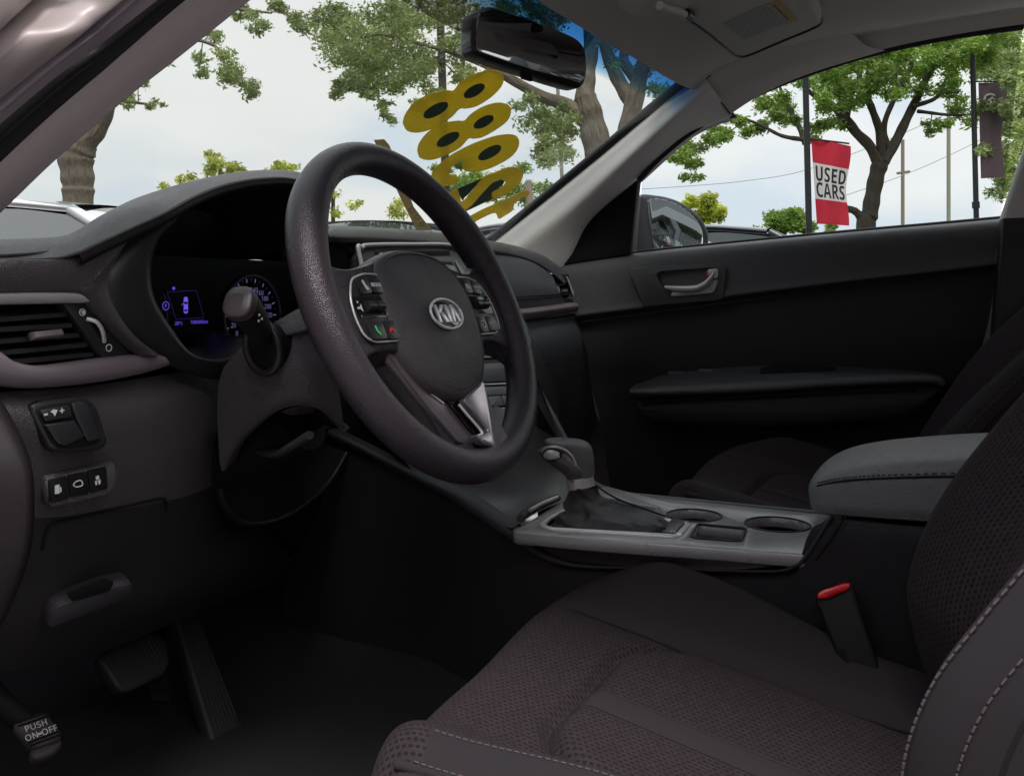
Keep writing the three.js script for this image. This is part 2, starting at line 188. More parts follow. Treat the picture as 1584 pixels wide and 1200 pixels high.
{ // left windscreen pillar seen edge-on from the open door: strips from the cabin outwards
  const L = (pts, x) => pts.map(([p, q], i) => X(p, q, Array.isArray(x) ? x[i] : x));
  const ext = (a) => { const n = a.length, s = (k, m, f) => [a[k][0] + (a[k][0] - a[m][0]) * f, a[k][1] + (a[k][1] - a[m][1]) * f]; return [s(0, 1, 1.1), ...a, s(n - 1, n - 2, 2.2)]; };
  const l1 = ext([[0, 322], [62, 262], [127, 205], [195, 147], [261, 95], [381, 0]]), l2 = ext([[0, 279], [50, 229], [100, 181], [155, 135], [214, 90], [318, 0]]);
  const l3 = ext([[0, 201], [50, 158], [100, 117], [138, 90], [174, 62], [254, 0]]), l4 = ext([[0, 170], [50, 128], [110, 80], [140, 55], [160, 38], [205, 0]]);
  const l5 = ext([[0, 152], [50, 112], [100, 74], [130, 50], [150, 33], [190, 0]]), l6 = ext([[0, 90], [25, 68], [45, 48], [62, 33], [80, 16], [98, 0]]), l7 = l6.map(([p, q]) => [p - 30, q - 26]);
  const A = [-0.66, -0.655, -0.648, -0.64, -0.63, -0.62, -0.61, -0.60];
  const sh = (d) => A.map((x) => x + d);
  const a1 = L(l1, A), a2 = L(l2, sh(-0.03)), hid = a1.map((p) => p.clone().add(V(0.0, 0.0, -0.09)));
  const mid = a1.map((p, i) => p.clone().lerp(a2[i], 0.5).add(V(0.006, 0, 0.008)));
  mesh('pillar_trim', loft([hid, a1, mid, a2, a2.map((p) => p.clone().add(V(-0.02, 0, -0.02)))], { nu: 40, nv: 24 }), M.pillarPink, car, 'pinkish grey left pillar trim, grained');
  const b1 = a2.map((p) => p.clone().add(V(-0.004, 0, -0.006))), b2 = L(l3, sh(-0.062));
  const bm = b1.map((p, i) => p.clone().lerp(b2[i], 0.35).add(V(-0.01, 0, -0.012))), bm2 = b1.map((p, i) => p.clone().lerp(b2[i], 0.75).add(V(0.0, 0, 0.0)));
  mesh('door_seal', loft([b1, bm, bm2, b2, b2.map((p) => p.clone().add(V(-0.012, 0, -0.02)))], { nu: 40, nv: 24 }), M.rubber, car);
  const c1 = b2.map((p) => p.clone().add(V(-0.004, 0, -0.002))), c2 = L(l4, sh(-0.085));
  const cm = c1.map((p, i) => p.clone().lerp(c2[i], 0.5).add(V(0.002, 0.010, 0.012)));
  mesh('door_flange', loft([c1, cm, c2, c2.map((p) => p.clone().add(V(-0.006, 0, -0.02)))], { nu: 40, nv: 16 }), S([0.34, 0.28, 0.33], 0.5), car);
  const d1 = L(l5, sh(-0.098)), d2 = L(l6, sh(-0.12)), d3 = L(l7, sh(-0.138)), d4 = d3.map((p) => p.clone().add(V(-0.03, 0.05, 0.0)));
  const gp = c2.map((p) => p.clone().add(V(-0.006, 0, -0.018)));
  mesh('flange_gap', loft([gp, d1.map((p) => p.clone().add(V(0, 0, -0.012)))], { nu: 40, lv: true }), M.rubber, car);
  const dm = d1.map((p, i) => p.clone().lerp(d2[i], 0.55).add(V(0.004, 0.002, 0.01)));
  const frameM = S([0.36, 0.295, 0.295], 0.42, { clearcoat: 0.3, clearcoatRoughness: 0.3 });
  mesh('door_frame', loft([d1.map((p) => p.clone().add(V(0, 0, -0.014))), d1, dm, d2], { nu: 40, nv: 20 }), frameM, car);
  mesh('door_frame', loft([d2, d2.map((p, i) => p.clone().lerp(d3[i], 0.4).add(V(-0.012, -0.004, -0.02))), d3, d4], { nu: 40, nv: 20 }), frameM, car);
}
// windscreen: curved pane with a blue shade band along its top, frit patch behind the mirror
const wsB = (x) => V(x, 1.0 + 0.012 * Math.abs(x), -0.63 + 0.30 * x * x), wsT = (x) => V(x * 0.84, 1.305 - 0.03 * x * x, -0.045 + 0.10 * x * x);
const ws = (x, v) => { const a = wsB(x).lerp(wsT(x), v), n = V(0, 0.86, -0.51); return a.addScaledVector(n, 0.022 * 4 * v * (1 - v)); };
const paneM = (rgb, o = {}) => { const m = new THREE.MeshPhysicalMaterial({ transmission: 1, thickness: 0, roughness: 0, ior: 1.5, side: THREE.DoubleSide, specularIntensity: 0.6, ...o }); m.color.setRGB(...rgb); return m; };
const glassM = paneM([0.48, 0.493, 0.485], { transmission: 0.94 }), sideGlassM = paneM([0.475, 0.493, 0.497]);
{
  const bandT = canvasTex(64, 256, (c, w, h) => { const g = c.createLinearGradient(0, 0, 0, h); g.addColorStop(0, 'rgb(26,70,130)'); g.addColorStop(0.6, 'rgb(52,118,186)'); g.addColorStop(0.85, 'rgb(130,178,215)'); g.addColorStop(1, 'rgb(238,242,240)'); c.fillStyle = g; c.fillRect(0, 0, w, h); });
  const bandM = paneM([0.48, 0.493, 0.485], { map: bandT });
  const wsg = gridGeo((u, v) => ws(-0.72 + 1.44 * u, 0.88 * v), 40, 30);
  mesh('windscreen', wsg, glassM, car);
  const bg = gridGeo((u, v) => ws(-0.72 + 1.44 * u, 0.88 + 0.19 * v), 40, 8); { const uv = bg.attributes.uv; for (let j = 0; j <= 8; j++) for (let i = 0; i <= 40; i++) uv.setXY(j * 41 + i, i / 40, j / 8); }
  mesh('shade_band', bg, bandM, car, 'blue tinted band along the top of the windscreen');
  const fr = gridGeo((u, v) => ws(-0.27 + 0.37 * u, 0.82 + 0.18 * v).add(V(0, -0.004, 0.002)), 12, 6);
  mesh('frit_patch', fr, S([0.03, 0.03, 0.03], 0.5, { transparent: true, opacity: 0.66 }), car, 'dotted dark patch of the windscreen behind the mirror');
}
{ // floor, firewall, sills, rear cabin
  mesh('floor_carpet', gridGeo((u, v) => V(-0.74 + 1.48 * u, 0.30 + 0.006 * noise.noise(u * 22, v * 30, 0.3) + (v < 0.1 ? (0.1 - v) * 2.2 : 0) + 0.13 * Math.exp(-(((-0.74 + 1.48 * u) / 0.16) ** 4)), -0.78 + 2.5 * v), 60, 80), M.carpet, car);
  mesh('firewall', box(1.46, 0.58, 0.03, 0.01, [0, 0.60, -0.80]), M.carpet, car);
  mesh('cowl', box(1.5, 0.03, 0.35, 0.012, [0, 0.915, -0.86]), M.matte, car);
  mesh('bonnet', loft([[V(-0.78, 0.86, -0.95), V(0, 0.90, -1.02), V(0.78, 0.86, -0.95)], [V(-0.76, 0.80, -1.5), V(0, 0.85, -1.55), V(0.76, 0.80, -1.5)], [V(-0.66, 0.68, -2.1), V(0, 0.72, -2.2), V(0.66, 0.68, -2.1)], [V(-0.62, 0.35, -2.15), V(0, 0.35, -2.28), V(0.62, 0.35, -2.15)]], { nu: 24, nv: 24 }), M.paint, car);
  for (const s of [-1, 1]) mesh('wing', loft([[V(s * 0.78, 0.86, -0.95), V(s * 0.76, 0.80, -1.5), V(s * 0.66, 0.68, -2.1)], [V(s * 0.90, 0.76, -0.9), V(s * 0.91, 0.70, -1.5), V(s * 0.80, 0.6, -2.1)], [V(s * 0.90, 0.3, -0.9), V(s * 0.91, 0.68, -1.45), V(s * 0.8, 0.3, -2.1)]], { nu: 20, nv: 10 }), M.paint, car);
  // the driver's door, swung open out of the picture
  const dd = (u, y, o) => V(-0.79 - 1.02 * u * 0.9 + o * 0.42, y, -0.60 + 1.02 * u * 0.42 + o * 0.9);
  mesh('driver_door', loft([[0, 0.5, 1].map((u) => dd(u, 0.30, 0.05)), [0, 0.5, 1].map((u) => dd(u, 0.62, 0.06)), [0, 0.5, 1].map((u) => dd(u, 0.97, 0.03)), [0, 0.5, 1].map((u) => dd(u, 0.98, -0.03)), [0, 0.5, 1].map((u) => dd(u, 0.62, -0.08)), [0, 0.5, 1].map((u) => dd(u, 0.30, -0.05)), [0, 0.5, 1].map((u) => dd(u, 0.30, 0.05))], { nu: 12, lv: true }), M.paint, car);
  mesh('driver_door_window', gridGeo((u, v) => dd(0.08 + 0.9 * u - 0.0 * v, 0.98 + (0.36 * Math.min(1, 0.25 + 1.6 * u)) * v, 0).add(V(0.10 * v, 0, 0)), 8, 6), sideGlassM, car);
  for (const s of [-1, 1]) mesh('sill', box(0.1, 0.12, 2.4, 0.03, [s * 0.79, 0.31, 0.5]), M.paint, car);
  // right door pillar: pale above the belt, black below
  const bA = X(1549, 340, 0.66), bB = X(1584, 236, 0.655), bC = bB.clone().addScaledVector(bB.clone().sub(bA), 0.62);
  const fr = [bA, bB, bC];
  mesh('door_pillar', loft([off3(fr, 0.05, 0, 0.0), fr, off3(fr, -0.008, 0, 0.04), off3(fr, -0.008, 0, 0.15), off3(fr, 0.05, 0, 0.18)], { nu: 14, nv: 18 }), M.pillar, car, 'pale upper trim of the right door pillar');
  const lo = [V(0.69, 0.3, bA.z - 0.02), V(0.685, 0.7, bA.z - 0.02), bA.clone().add(V(0.002, 0.002, 0.0))];
  mesh('door_pillar', loft([off3(lo, 0.06, 0, 0), lo, off3(lo, -0.012, 0, 0.03), off3(lo, -0.012, 0, 0.17), off3(lo, 0.05, 0, 0.2)], { nu: 14, nv: 18 }), M.smooth, car, 'black lower trim of the right door pillar');
  mesh('door_pillar', loft([[V(-0.72, 0.3, 0.66), V(-0.72, 0.95, 0.66), V(-0.66, 1.34, 0.76)], [V(-0.67, 0.3, 0.665), V(-0.67, 0.95, 0.665), V(-0.61, 1.34, 0.765)], [V(-0.67, 0.3, 0.82), V(-0.67, 0.95, 0.80), V(-0.61, 1.34, 0.84)], [V(-0.74, 0.3, 0.84), V(-0.74, 0.95, 0.82), V(-0.66, 1.34, 0.86)]], { nu: 14, nv: 18 }), M.pillar, car);
  for (const s of [-1, 1]) {
    mesh('rear_door', box(0.05, 0.66, 1.0, 0.03, [s * 0.72, 0.63, 1.3]), M.doorLow, car);
    mesh('rear_pillar', loft([[V(s * 0.70, 0.95, 1.55), V(s * 0.68, 1.16, 1.45), V(s * 0.63, 1.31, 1.32)], [V(s * 0.60, 0.95, 1.58), V(s * 0.58, 1.16, 1.48), V(s * 0.55, 1.31, 1.36)], [V(s * 0.60, 0.95, 1.95), V(s * 0.57, 1.16, 1.78), V(s * 0.52, 1.31, 1.58)], [V(s * 0.70, 0.95, 1.98), V(s * 0.68, 1.16, 1.80), V(s * 0.63, 1.31, 1.62)]], { nu: 12, nv: 14 }), M.pillar, car);
    mesh('rear_side_window', gridGeo((u, v) => V(s * (0.715 - 0.05 * v), 0.96 + 0.34 * v, 0.83 + (0.72 - 0.2 * v) * u), 4, 4), paneM([0.88, 0.9, 0.89]), car);
  }
  mesh('parcel_shelf', box(1.36, 0.03, 0.5, 0.01, [0, 0.94, 1.80]), M.carpet, car);
  mesh('rear_window', gridGeo((u, v) => V((-0.6 + 1.2 * u) * (1 - 0.08 * v), 0.96 + 0.33 * v, 2.05 - 0.47 * v), 6, 6), paneM([0.84, 0.87, 0.86]), car);
  mesh('boot_lid', box(1.5, 0.5, 0.6, 0.08, [0, 0.7, 2.3]), M.paint, car);
}
const rearSeat = thing('rear_bench', 'dark fabric rear bench seat behind the front seats, seen only in the mirror', 'seat', [0, 0.3, 1.2]);
mesh('backrest', box(1.3, 0.62, 0.16, 0.06, [0, 0.80, 1.52], [0.35, 0, 0]), M.cloth, rearSeat);
mesh('cushion', box(1.3, 0.16, 0.5, 0.06, [0, 0.48, 1.22]), M.cloth, rearSeat);

// sun visor, overhead console, grab handle
{
  const v = thing('sun_visor', 'grey sun visor folded up above the passenger, printed label on it', 'sun visor', [0.35, 1.27, 0.12]);
  const n = V(0.02, -0.985, 0.17).normalize(), o = X(1150, 40, 0.25);
  const P = (p, q, l = 0) => PL(p, q, o.clone().addScaledVector(n, l), n);
  mesh('panel', plate(trace([[1040, 14], [1090, 48], [1128, 78], [1142, 87], [1160, 85], [1210, 64], [1258, 44], [1272, 34], [1268, 18], [1240, -30], [1180, -70], [1080, -30]], P), n, 0.022, { bevel: 0.009, seg: 5, smooth: true, lift: -0.022 }), M.headliner, v);
  const lab = trace([[1117, 35], [1205, -2], [1234, 30], [1151, 63]], (p, q) => P(p, q, 0.0)), lt = canvasTex(256, 128, (c, w, h) => { c.fillStyle = '#b9b7b4'; c.fillRect(0, 0, w, h); c.fillStyle = '#c8ab6a'; c.fillRect(w * 0.83, 0, w * 0.17, h); c.fillStyle = '#6d6b6b'; for (let j = 0; j < 9; j++) for (let x = 10; x < w * 0.78;) { const l = 5 + ((x * 7 + j * 13) % 17); c.fillRect(x, 10 + j * 12.5, l, 3.4); x += l + 4; } c.fillRect(w * 0.86, 14, 8, 96); });
  const g = new THREE.BufferGeometry(), A = lab.map((p) => p.clone().addScaledVector(n, 0.0006)); g.setAttribute('position', new THREE.Float32BufferAttribute([A[0], A[3], A[2], A[0], A[2], A[1]].flatMap((p) => p.toArray()), 3)); g.setAttribute('uv', new THREE.Float32BufferAttribute([0, 1, 0, 0, 1, 0, 0, 1, 1, 0, 1, 1], 2)); g.computeVertexNormals();
  mesh('printed_label', g, new THREE.MeshPhysicalMaterial({ map: lt, roughness: 0.6, side: THREE.DoubleSide }), v, 'white printed warning label with a yellow end');
  mesh('edge_gap_shadow', tube(trace([[1040, 14], [1090, 48], [1128, 78], [1142, 87], [1160, 85], [1210, 64], [1258, 44], [1272, 34], [1268, 18]], (p, q) => P(p, q, -0.012)), 0.0022, { n: 60, s: 6 }), M.smooth, v);  // dark tube drawn as the shadow in the gap round the visor
  mesh('pivot_arm', tube([[1020, 8], [1034, 14], [1050, 18], [1064, 26]].map(([p, q]) => P(p, q, 0.008)), 0.006, { n: 16 }), M.headliner, v);
  mesh('pivot_cap', tube([[1060, 20], [1068, 26]].map(([p, q]) => P(p, q, 0.006)), 0.008, { n: 6 }), M.smooth, v);
  const oc = mesh('overhead_console', plate([[950, -40], [955, -2], [975, 9], [1010, 12], [1040, 8], [1062, 0], [1075, -40]].map(([p, q]) => PL(p, q, V(0.1, 1.30, 0.08), V(0, -1, 0.2).normalize())), V(0, -1, 0.2), 0.03, { bevel: 0.008, seg: 4, lift: -0.012 }), M.headliner, car);
  mesh('grab_handle', tube([[1332, -30], [1336, 4], [1345, 18], [1362, 12], [1374, 0], [1392, -30]].map(([p, q], i) => X(p, q, [0.57, 0.56, 0.552, 0.55, 0.555, 0.56][i])), (t) => [0.012, 0.011], { n: 40 }), M.headliner, car);
}
// interior mirror
{
  const o = X(822, 72, 0.012), n = V(-0.45, -0.005, 0.89).normalize(), P = (p, q) => PL(p, q, o, n);
  const t = thing('rear_view_mirror', 'black framed rear view mirror hanging from the top of the windscreen', 'mirror', o.toArray());
  const out = [[733, 45], [735, 25], [742, 15], [754, 10], [768, 10], [820, 28], [877, 51], [900, 66], [909, 88], [909, 118], [903, 132], [888, 133], [811, 109], [742, 84], [733, 68]];
  const c = out.reduce((a, b) => [a[0] + b[0] / out.length, a[1] + b[1] / out.length], [0, 0]), inn = out.map(([p, q]) => [c[0] + (p - c[0]) * 0.955, c[1] + (q - c[1]) * 0.89]);
  mesh('housing', plate(trace(out, P), n, 0.03, { bevel: 0.008, seg: 5, smooth: true, lift: -0.03 }), S([0.02, 0.02, 0.022], 0.35), t);
  mesh('mirror_glass', plate(trace(inn, P), n, 0.0016, { bevel: 0.0005, smooth: true }), S([0.34, 0.34, 0.345], 0.04, { metalness: 1 }), t);
  mesh('anti_glare_tab', plate(trace([[811, 108], [826, 112], [828, 124], [814, 120]], P), n, 0.008, { bevel: 0.002, lift: -0.012 }), M.black, t);
  const b = o.clone().addScaledVector(n, -0.03), w0 = ws(0.03, 0.93).add(V(0, -0.008, 0.004));
  mesh('stem', tube([b, b.clone().lerp(w0, 0.5), w0], 0.011, { n: 12 }), M.black, t);
  mesh('mount', box(0.03, 0.012, 0.04, 0.005, w0.toArray(), [0.54, 0, 0]), M.black, t);
}
// ---------- dashboard
const dash = thing('dashboard', 'charcoal grained dashboard with hooded cluster, silver vent trim and centre stack', 'dashboard', [0, 0.6, -0.35]);
const Zs = (L) => L.map((a) => Z(a[0], a[1], a[2]));
const zrow = (L, z) => L.map(([p, q]) => Z(p, q, z));
const off = (L, x, y, z) => L.map((p) => p.clone().add(V(x, y, z)));
{ // dark carcass behind everything, closes the gaps between the panels
  mesh('carcass', loft([[V(-0.72, 0.90, -0.60), V(0, 0.93, -0.66), V(0.72, 0.92, -0.60)], [V(-0.72, 0.90, -0.36), V(0, 0.93, -0.36), V(0.72, 0.925, -0.40)], [V(-0.72, 0.80, -0.345), V(0, 0.80, -0.35), V(0.72, 0.82, -0.38)], [V(-0.70, 0.62, -0.40), V(0, 0.60, -0.36), V(0.70, 0.60, -0.42)], [V(-0.70, 0.52, -0.62), V(0, 0.50, -0.6), V(0.70, 0.5, -0.62)]], { nu: 20, nv: 20 }), M.black, dash);
  // cluster hood: from the windscreen over the crest to the lip and under it to the gauges
  const sil = [[-140, 373], [-40, 372], [40, 370], [96, 366], [124, 354], [150, 337], [200, 311], [245, 295], [290, 283], [330, 275], [365, 270], [405, 267], [440, 268], [474, 276], [496, 312], [507, 356]];
  const lip = [[-150, 412], [-50, 406], [34, 402.6], [92, 399.5], [122, 392], [160, 374], [207, 352], [254, 331], [297, 307], [336, 291], [370, 282], [404, 277], [446, 276], [476, 286], [497, 320], [508, 364]];
  const za = [-0.345, -0.34, -0.325, -0.30, -0.282], zb = [-0.226, -0.226, -0.226, -0.222, -0.210], A = sil.map(([p, q], i) => Z(p, q, za[i] ?? -0.27)), B = lip.map(([p, q], i) => Z(p, q, zb[i] ?? -0.20)), m = A.map((p, i) => p.clone().lerp(B[i], 0.5).add(V(-0.002, 0.006, 0.002)));
  const F = A.map((p, i) => V(p.x + 0.14, p.y - 0.10, p.z - 0.19)), F2 = A.map((p) => V(p.x + 0.05, p.y - 0.012, p.z - 0.055));
  const U = B.map((p) => V(-0.35 + (p.x + 0.35) * 0.985, p.y - 0.009, p.z - 0.002)), G = B.map((p) => V(-0.35 + (p.x + 0.35) * 0.92, p.y - 0.014, -0.25)), H = B.map((p) => V(-0.35 + (p.x + 0.35) * 0.82, p.y - 0.03, -0.35));
  mesh('cluster_hood', loft([F, F2, A, m, B.map((p) => p.clone().add(V(0, 0.003, -0.004))), B], { nu: 70, nv: 40 }), M.hood, dash);
  mesh('hood_lining', loft([B.slice(4), U.slice(4), G.slice(4), H.slice(4)], { nu: 60, nv: 20 }), M.black, dash);
  // left end: top shelf with side defroster slats, then the grained face that runs down beside the gauges
  mesh('defroster_frame', tube(Zs([[-60, 403, -0.235], [0, 400, -0.235], [50, 396, -0.24], [84, 390, -0.25], [88, 386, -0.262], [66, 385, -0.278], [0, 391, -0.278], [-60, 395, -0.278]]).map((p) => p.add(V(0, 0.002, 0.004))), 0.0022, { n: 40, s: 8 }), M.smooth, dash);
  for (let i = 0; i < 4; i++) mesh('defroster_slat', tube(Zs([[-50, 402 - i * 2.3, -0.236 - 0.011 * i], [20, 398.5 - i * 2.3, -0.237 - 0.011 * i], [83 - i * 2, 390 - i * 1.1, -0.248 - 0.008 * i]]).map((p) => p.add(V(0, 0.002, 0.004))), 0.0014, { n: 16, s: 6 }), M.black, dash);
  const f0 = [[-160, 412], [0, 402], [60, 402], [112, 397], [162, 374], [196, 370], [186, 390], [167, 428], [176, 471], [206, 517], [246, 549]], f1 = [[-160, 454], [0, 452], [50, 451], [90, 451], [112, 451], [124, 453], [130, 457], [138, 468], [154, 491], [183, 523], [213, 550]];
  const fa = zrow(f0, -0.222), fb = zrow(f1, -0.236), fm = fa.map((p, i) => p.clone().lerp(fb[i], 0.5).add(V(-0.004, 0, 0.006)));
  mesh('face_panel', loft([off(fa, 0.01, 0, -0.02), fa, fm, fb, off(fb, 0.004, -0.002, -0.02)], { nu: 60, nv: 24 }), M.dash, dash);
  // gauge surround
  const b0 = [[262, 325], [222, 348], [188, 386], [167, 428], [176, 471], [206, 517], [246, 549], [290, 573], [340, 585], [400, 580]], b1 = [[262, 350], [246, 366], [236, 388], [232, 421], [237, 461], [260, 503], [292, 546], [325, 554], [352, 545], [372, 522]];
  const ba = zrow(b0, -0.238), bb = zrow(b1, -0.245), bm = ba.map((p, i) => p.clone().lerp(bb[i], 0.72).add(V(-0.004, 0.002, 0.014)));
  mesh('gauge_surround', loft([off(ba, 0, 0, -0.015), ba, bm, bb, off(bb, 0.012, 0.002, -0.03), off(bb, 0.02, 0.004, -0.085)], { nu: 50, nv: 40 }), M.smooth, dash);
}
{ // instruments
  const zc = -0.318, x0 = -0.53, x1 = -0.18, y0 = 0.785, y1 = 0.93, w = 1536, h = Math.round(w * (y1 - y0) / (x1 - x0));
  const u = (x) => (x - x0) / (x1 - x0) * w, vv = (y) => (y1 - y) / (y1 - y0) * h, at = (p, q) => { const P = Z(p, q, zc); return [u(P.x), vv(P.y)]; };
  const sp = Z(388, 488, zc), R = Z(428, 488, zc).x - sp.x, RX = Math.abs(R);
  const t = canvasTex(w, h, (c) => {
    c.fillStyle = '#000'; c.fillRect(0, 0, w, h); const k = w / (x1 - x0);
    c.strokeStyle = '#2a2160'; c.lineWidth = 3; const a = at(258, 450), b = at(315, 494);
    c.beginPath(); c.moveTo(...at(258, 452)); c.lineTo(...at(303, 449)); c.lineTo(...at(315, 491)); c.lineTo(...at(272, 494)); c.closePath(); c.stroke();
    c.fillStyle = '#7a63ff'; c.save(); const [cx, cy] = at(287, 472); c.translate(cx, cy); c.rotate(0);
    const L = Math.abs(at(287, 460)[1] - at(287, 486)[1]) * 1.0; c.beginPath(); c.roundRect(-L * 0.17, -L * 0.5, L * 0.34, L, L * 0.15); c.fill(); c.fillStyle = '#000'; c.fillRect(-L * 0.13, -L * 0.2, L * 0.26, L * 0.13); c.fillRect(-L * 0.12, L * 0.26, L * 0.24, L * 0.1); c.fillStyle = '#7a63ff'; c.beginPath(); c.moveTo(-L * 0.15, -L * 0.13); c.lineTo(-L * 0.34, -L * 0.05); c.lineTo(-L * 0.34, 0); c.lineTo(-L * 0.15, -L * 0.07); c.fill(); c.restore();
    const fs = Math.abs(at(0, 494)[1] - at(0, 503)[1]); c.font = `bold ${fs * 1.05}px sans-serif`; c.textAlign = 'center'; c.textBaseline = 'middle';
    c.fillStyle = '#6b55e8'; c.fillText('20°c', ...at(276, 500)); c.fillText('108405km', ...at(308, 498)); c.fillRect(at(268, 448)[0] - 8, at(268, 448)[1] - 14, 18, 14);
    const pp = at(256, 473); c.strokeStyle = '#7a63ff'; c.lineWidth = 3.5; c.beginPath(); c.arc(...pp, fs * 0.85, 0, 7); c.stroke(); c.font = `bold ${fs * 1.1}px sans-serif`; c.fillText('P', ...pp); c.strokeStyle = '#3a2f7a'; c.lineWidth = 2; c.beginPath(); c.moveTo(pp[0] - 20, pp[1] - 60); c.quadraticCurveTo(pp[0] + 4, pp[1] - 40, pp[0], pp[1] - fs); c.moveTo(pp[0] + 2, pp[1] + fs); c.quadraticCurveTo(pp[0] + 16, pp[1] + 50, pp[0] + 10, pp[1] + 80); c.stroke();
    const [gx, gy] = [u(sp.x), vv(sp.y)], r = RX * k; c.textAlign = 'center';
    for (let i = 0; i <= 26; i++) { const an = (220 - i * 260 / 26) * Math.PI / 180, big = i % 2 === 0; c.strokeStyle = big ? '#9a83c8' : '#4a4068'; c.lineWidth = big ? 4 : 2.5; c.beginPath(); c.moveTo(gx + Math.cos(an) * r * 0.97, gy - Math.sin(an) * r * 0.97); c.lineTo(gx + Math.cos(an) * r * (big ? 0.86 : 0.91), gy - Math.sin(an) * r * (big ? 0.86 : 0.91)); c.stroke(); if (big) { c.fillStyle = '#7d6ba8'; c.font = `${r * 0.17}px sans-serif`; c.fillText(String(i * 10), gx + Math.cos(an) * r * 0.68, gy - Math.sin(an) * r * 0.68); } }
    c.fillStyle = '#5d5080'; c.font = `${r * 0.12}px sans-serif`; c.fillText('km/h', gx, gy - r * 0.44);
  });
  const g = new THREE.PlaneGeometry(x1 - x0, y1 - y0); g.translate((x0 + x1) / 2, (y0 + y1) / 2, zc);
  const m = new THREE.MeshPhysicalMaterial({ color: 0x050505, roughness: 0.25, emissiveMap: t, emissive: 0xffffff, emissiveIntensity: 0.55 });
  mesh('instrument_display', g, m, dash, 'dark instrument display with violet figures and a speed dial');
  const ring = (cx) => { const P = []; for (let i = 0; i < 60; i++) { const a = i / 60 * 2 * Math.PI; P.push(V(cx + Math.cos(a) * RX * 1.04, sp.y + Math.sin(a) * RX * 1.04, zc + 0.004)); } return tube(P, 0.0014, { closed: true, n: 90, s: 8 }); };
  mesh('dial_ring', ring(sp.x), M.satinDark, dash);
  mesh('dial_ring', tube([[523, 372], [538, 388], [545, 412], [538, 440]].map(([p, q]) => Z(p, q, -0.30)), 0.003, { n: 20 }), M.smooth, dash);
  mesh('display_lens', gridGeo((a, b) => V(x0 + (x1 - x0) * a, y0 + 0.0 + (y1 - y0) * b, zc + 0.022 + 0.02 * b - 0.03 * (2 * a - 1) ** 2 * 0.3), 12, 8), paneM([0.75, 0.76, 0.8], { specularIntensity: 0.25 }), dash);
  mesh('gauge_floor', loft([zrow([[296, 549], [325, 556], [360, 548], [420, 530]], -0.25), zrow([[290, 536], [325, 532], [362, 520], [420, 505]], -0.312)], { nu: 20, lv: true }), S([0.03, 0.034, 0.034], 0.3), dash);
  mesh('cluster_back', box(0.36, 0.16, 0.01, 0.002, [-0.36, 0.85, -0.345]), M.black, dash);
  mesh('fascia_back', box(0.82, 0.186, 0.03, 0.01, [0.20, 0.878, -0.362]), M.smooth, dash);
}
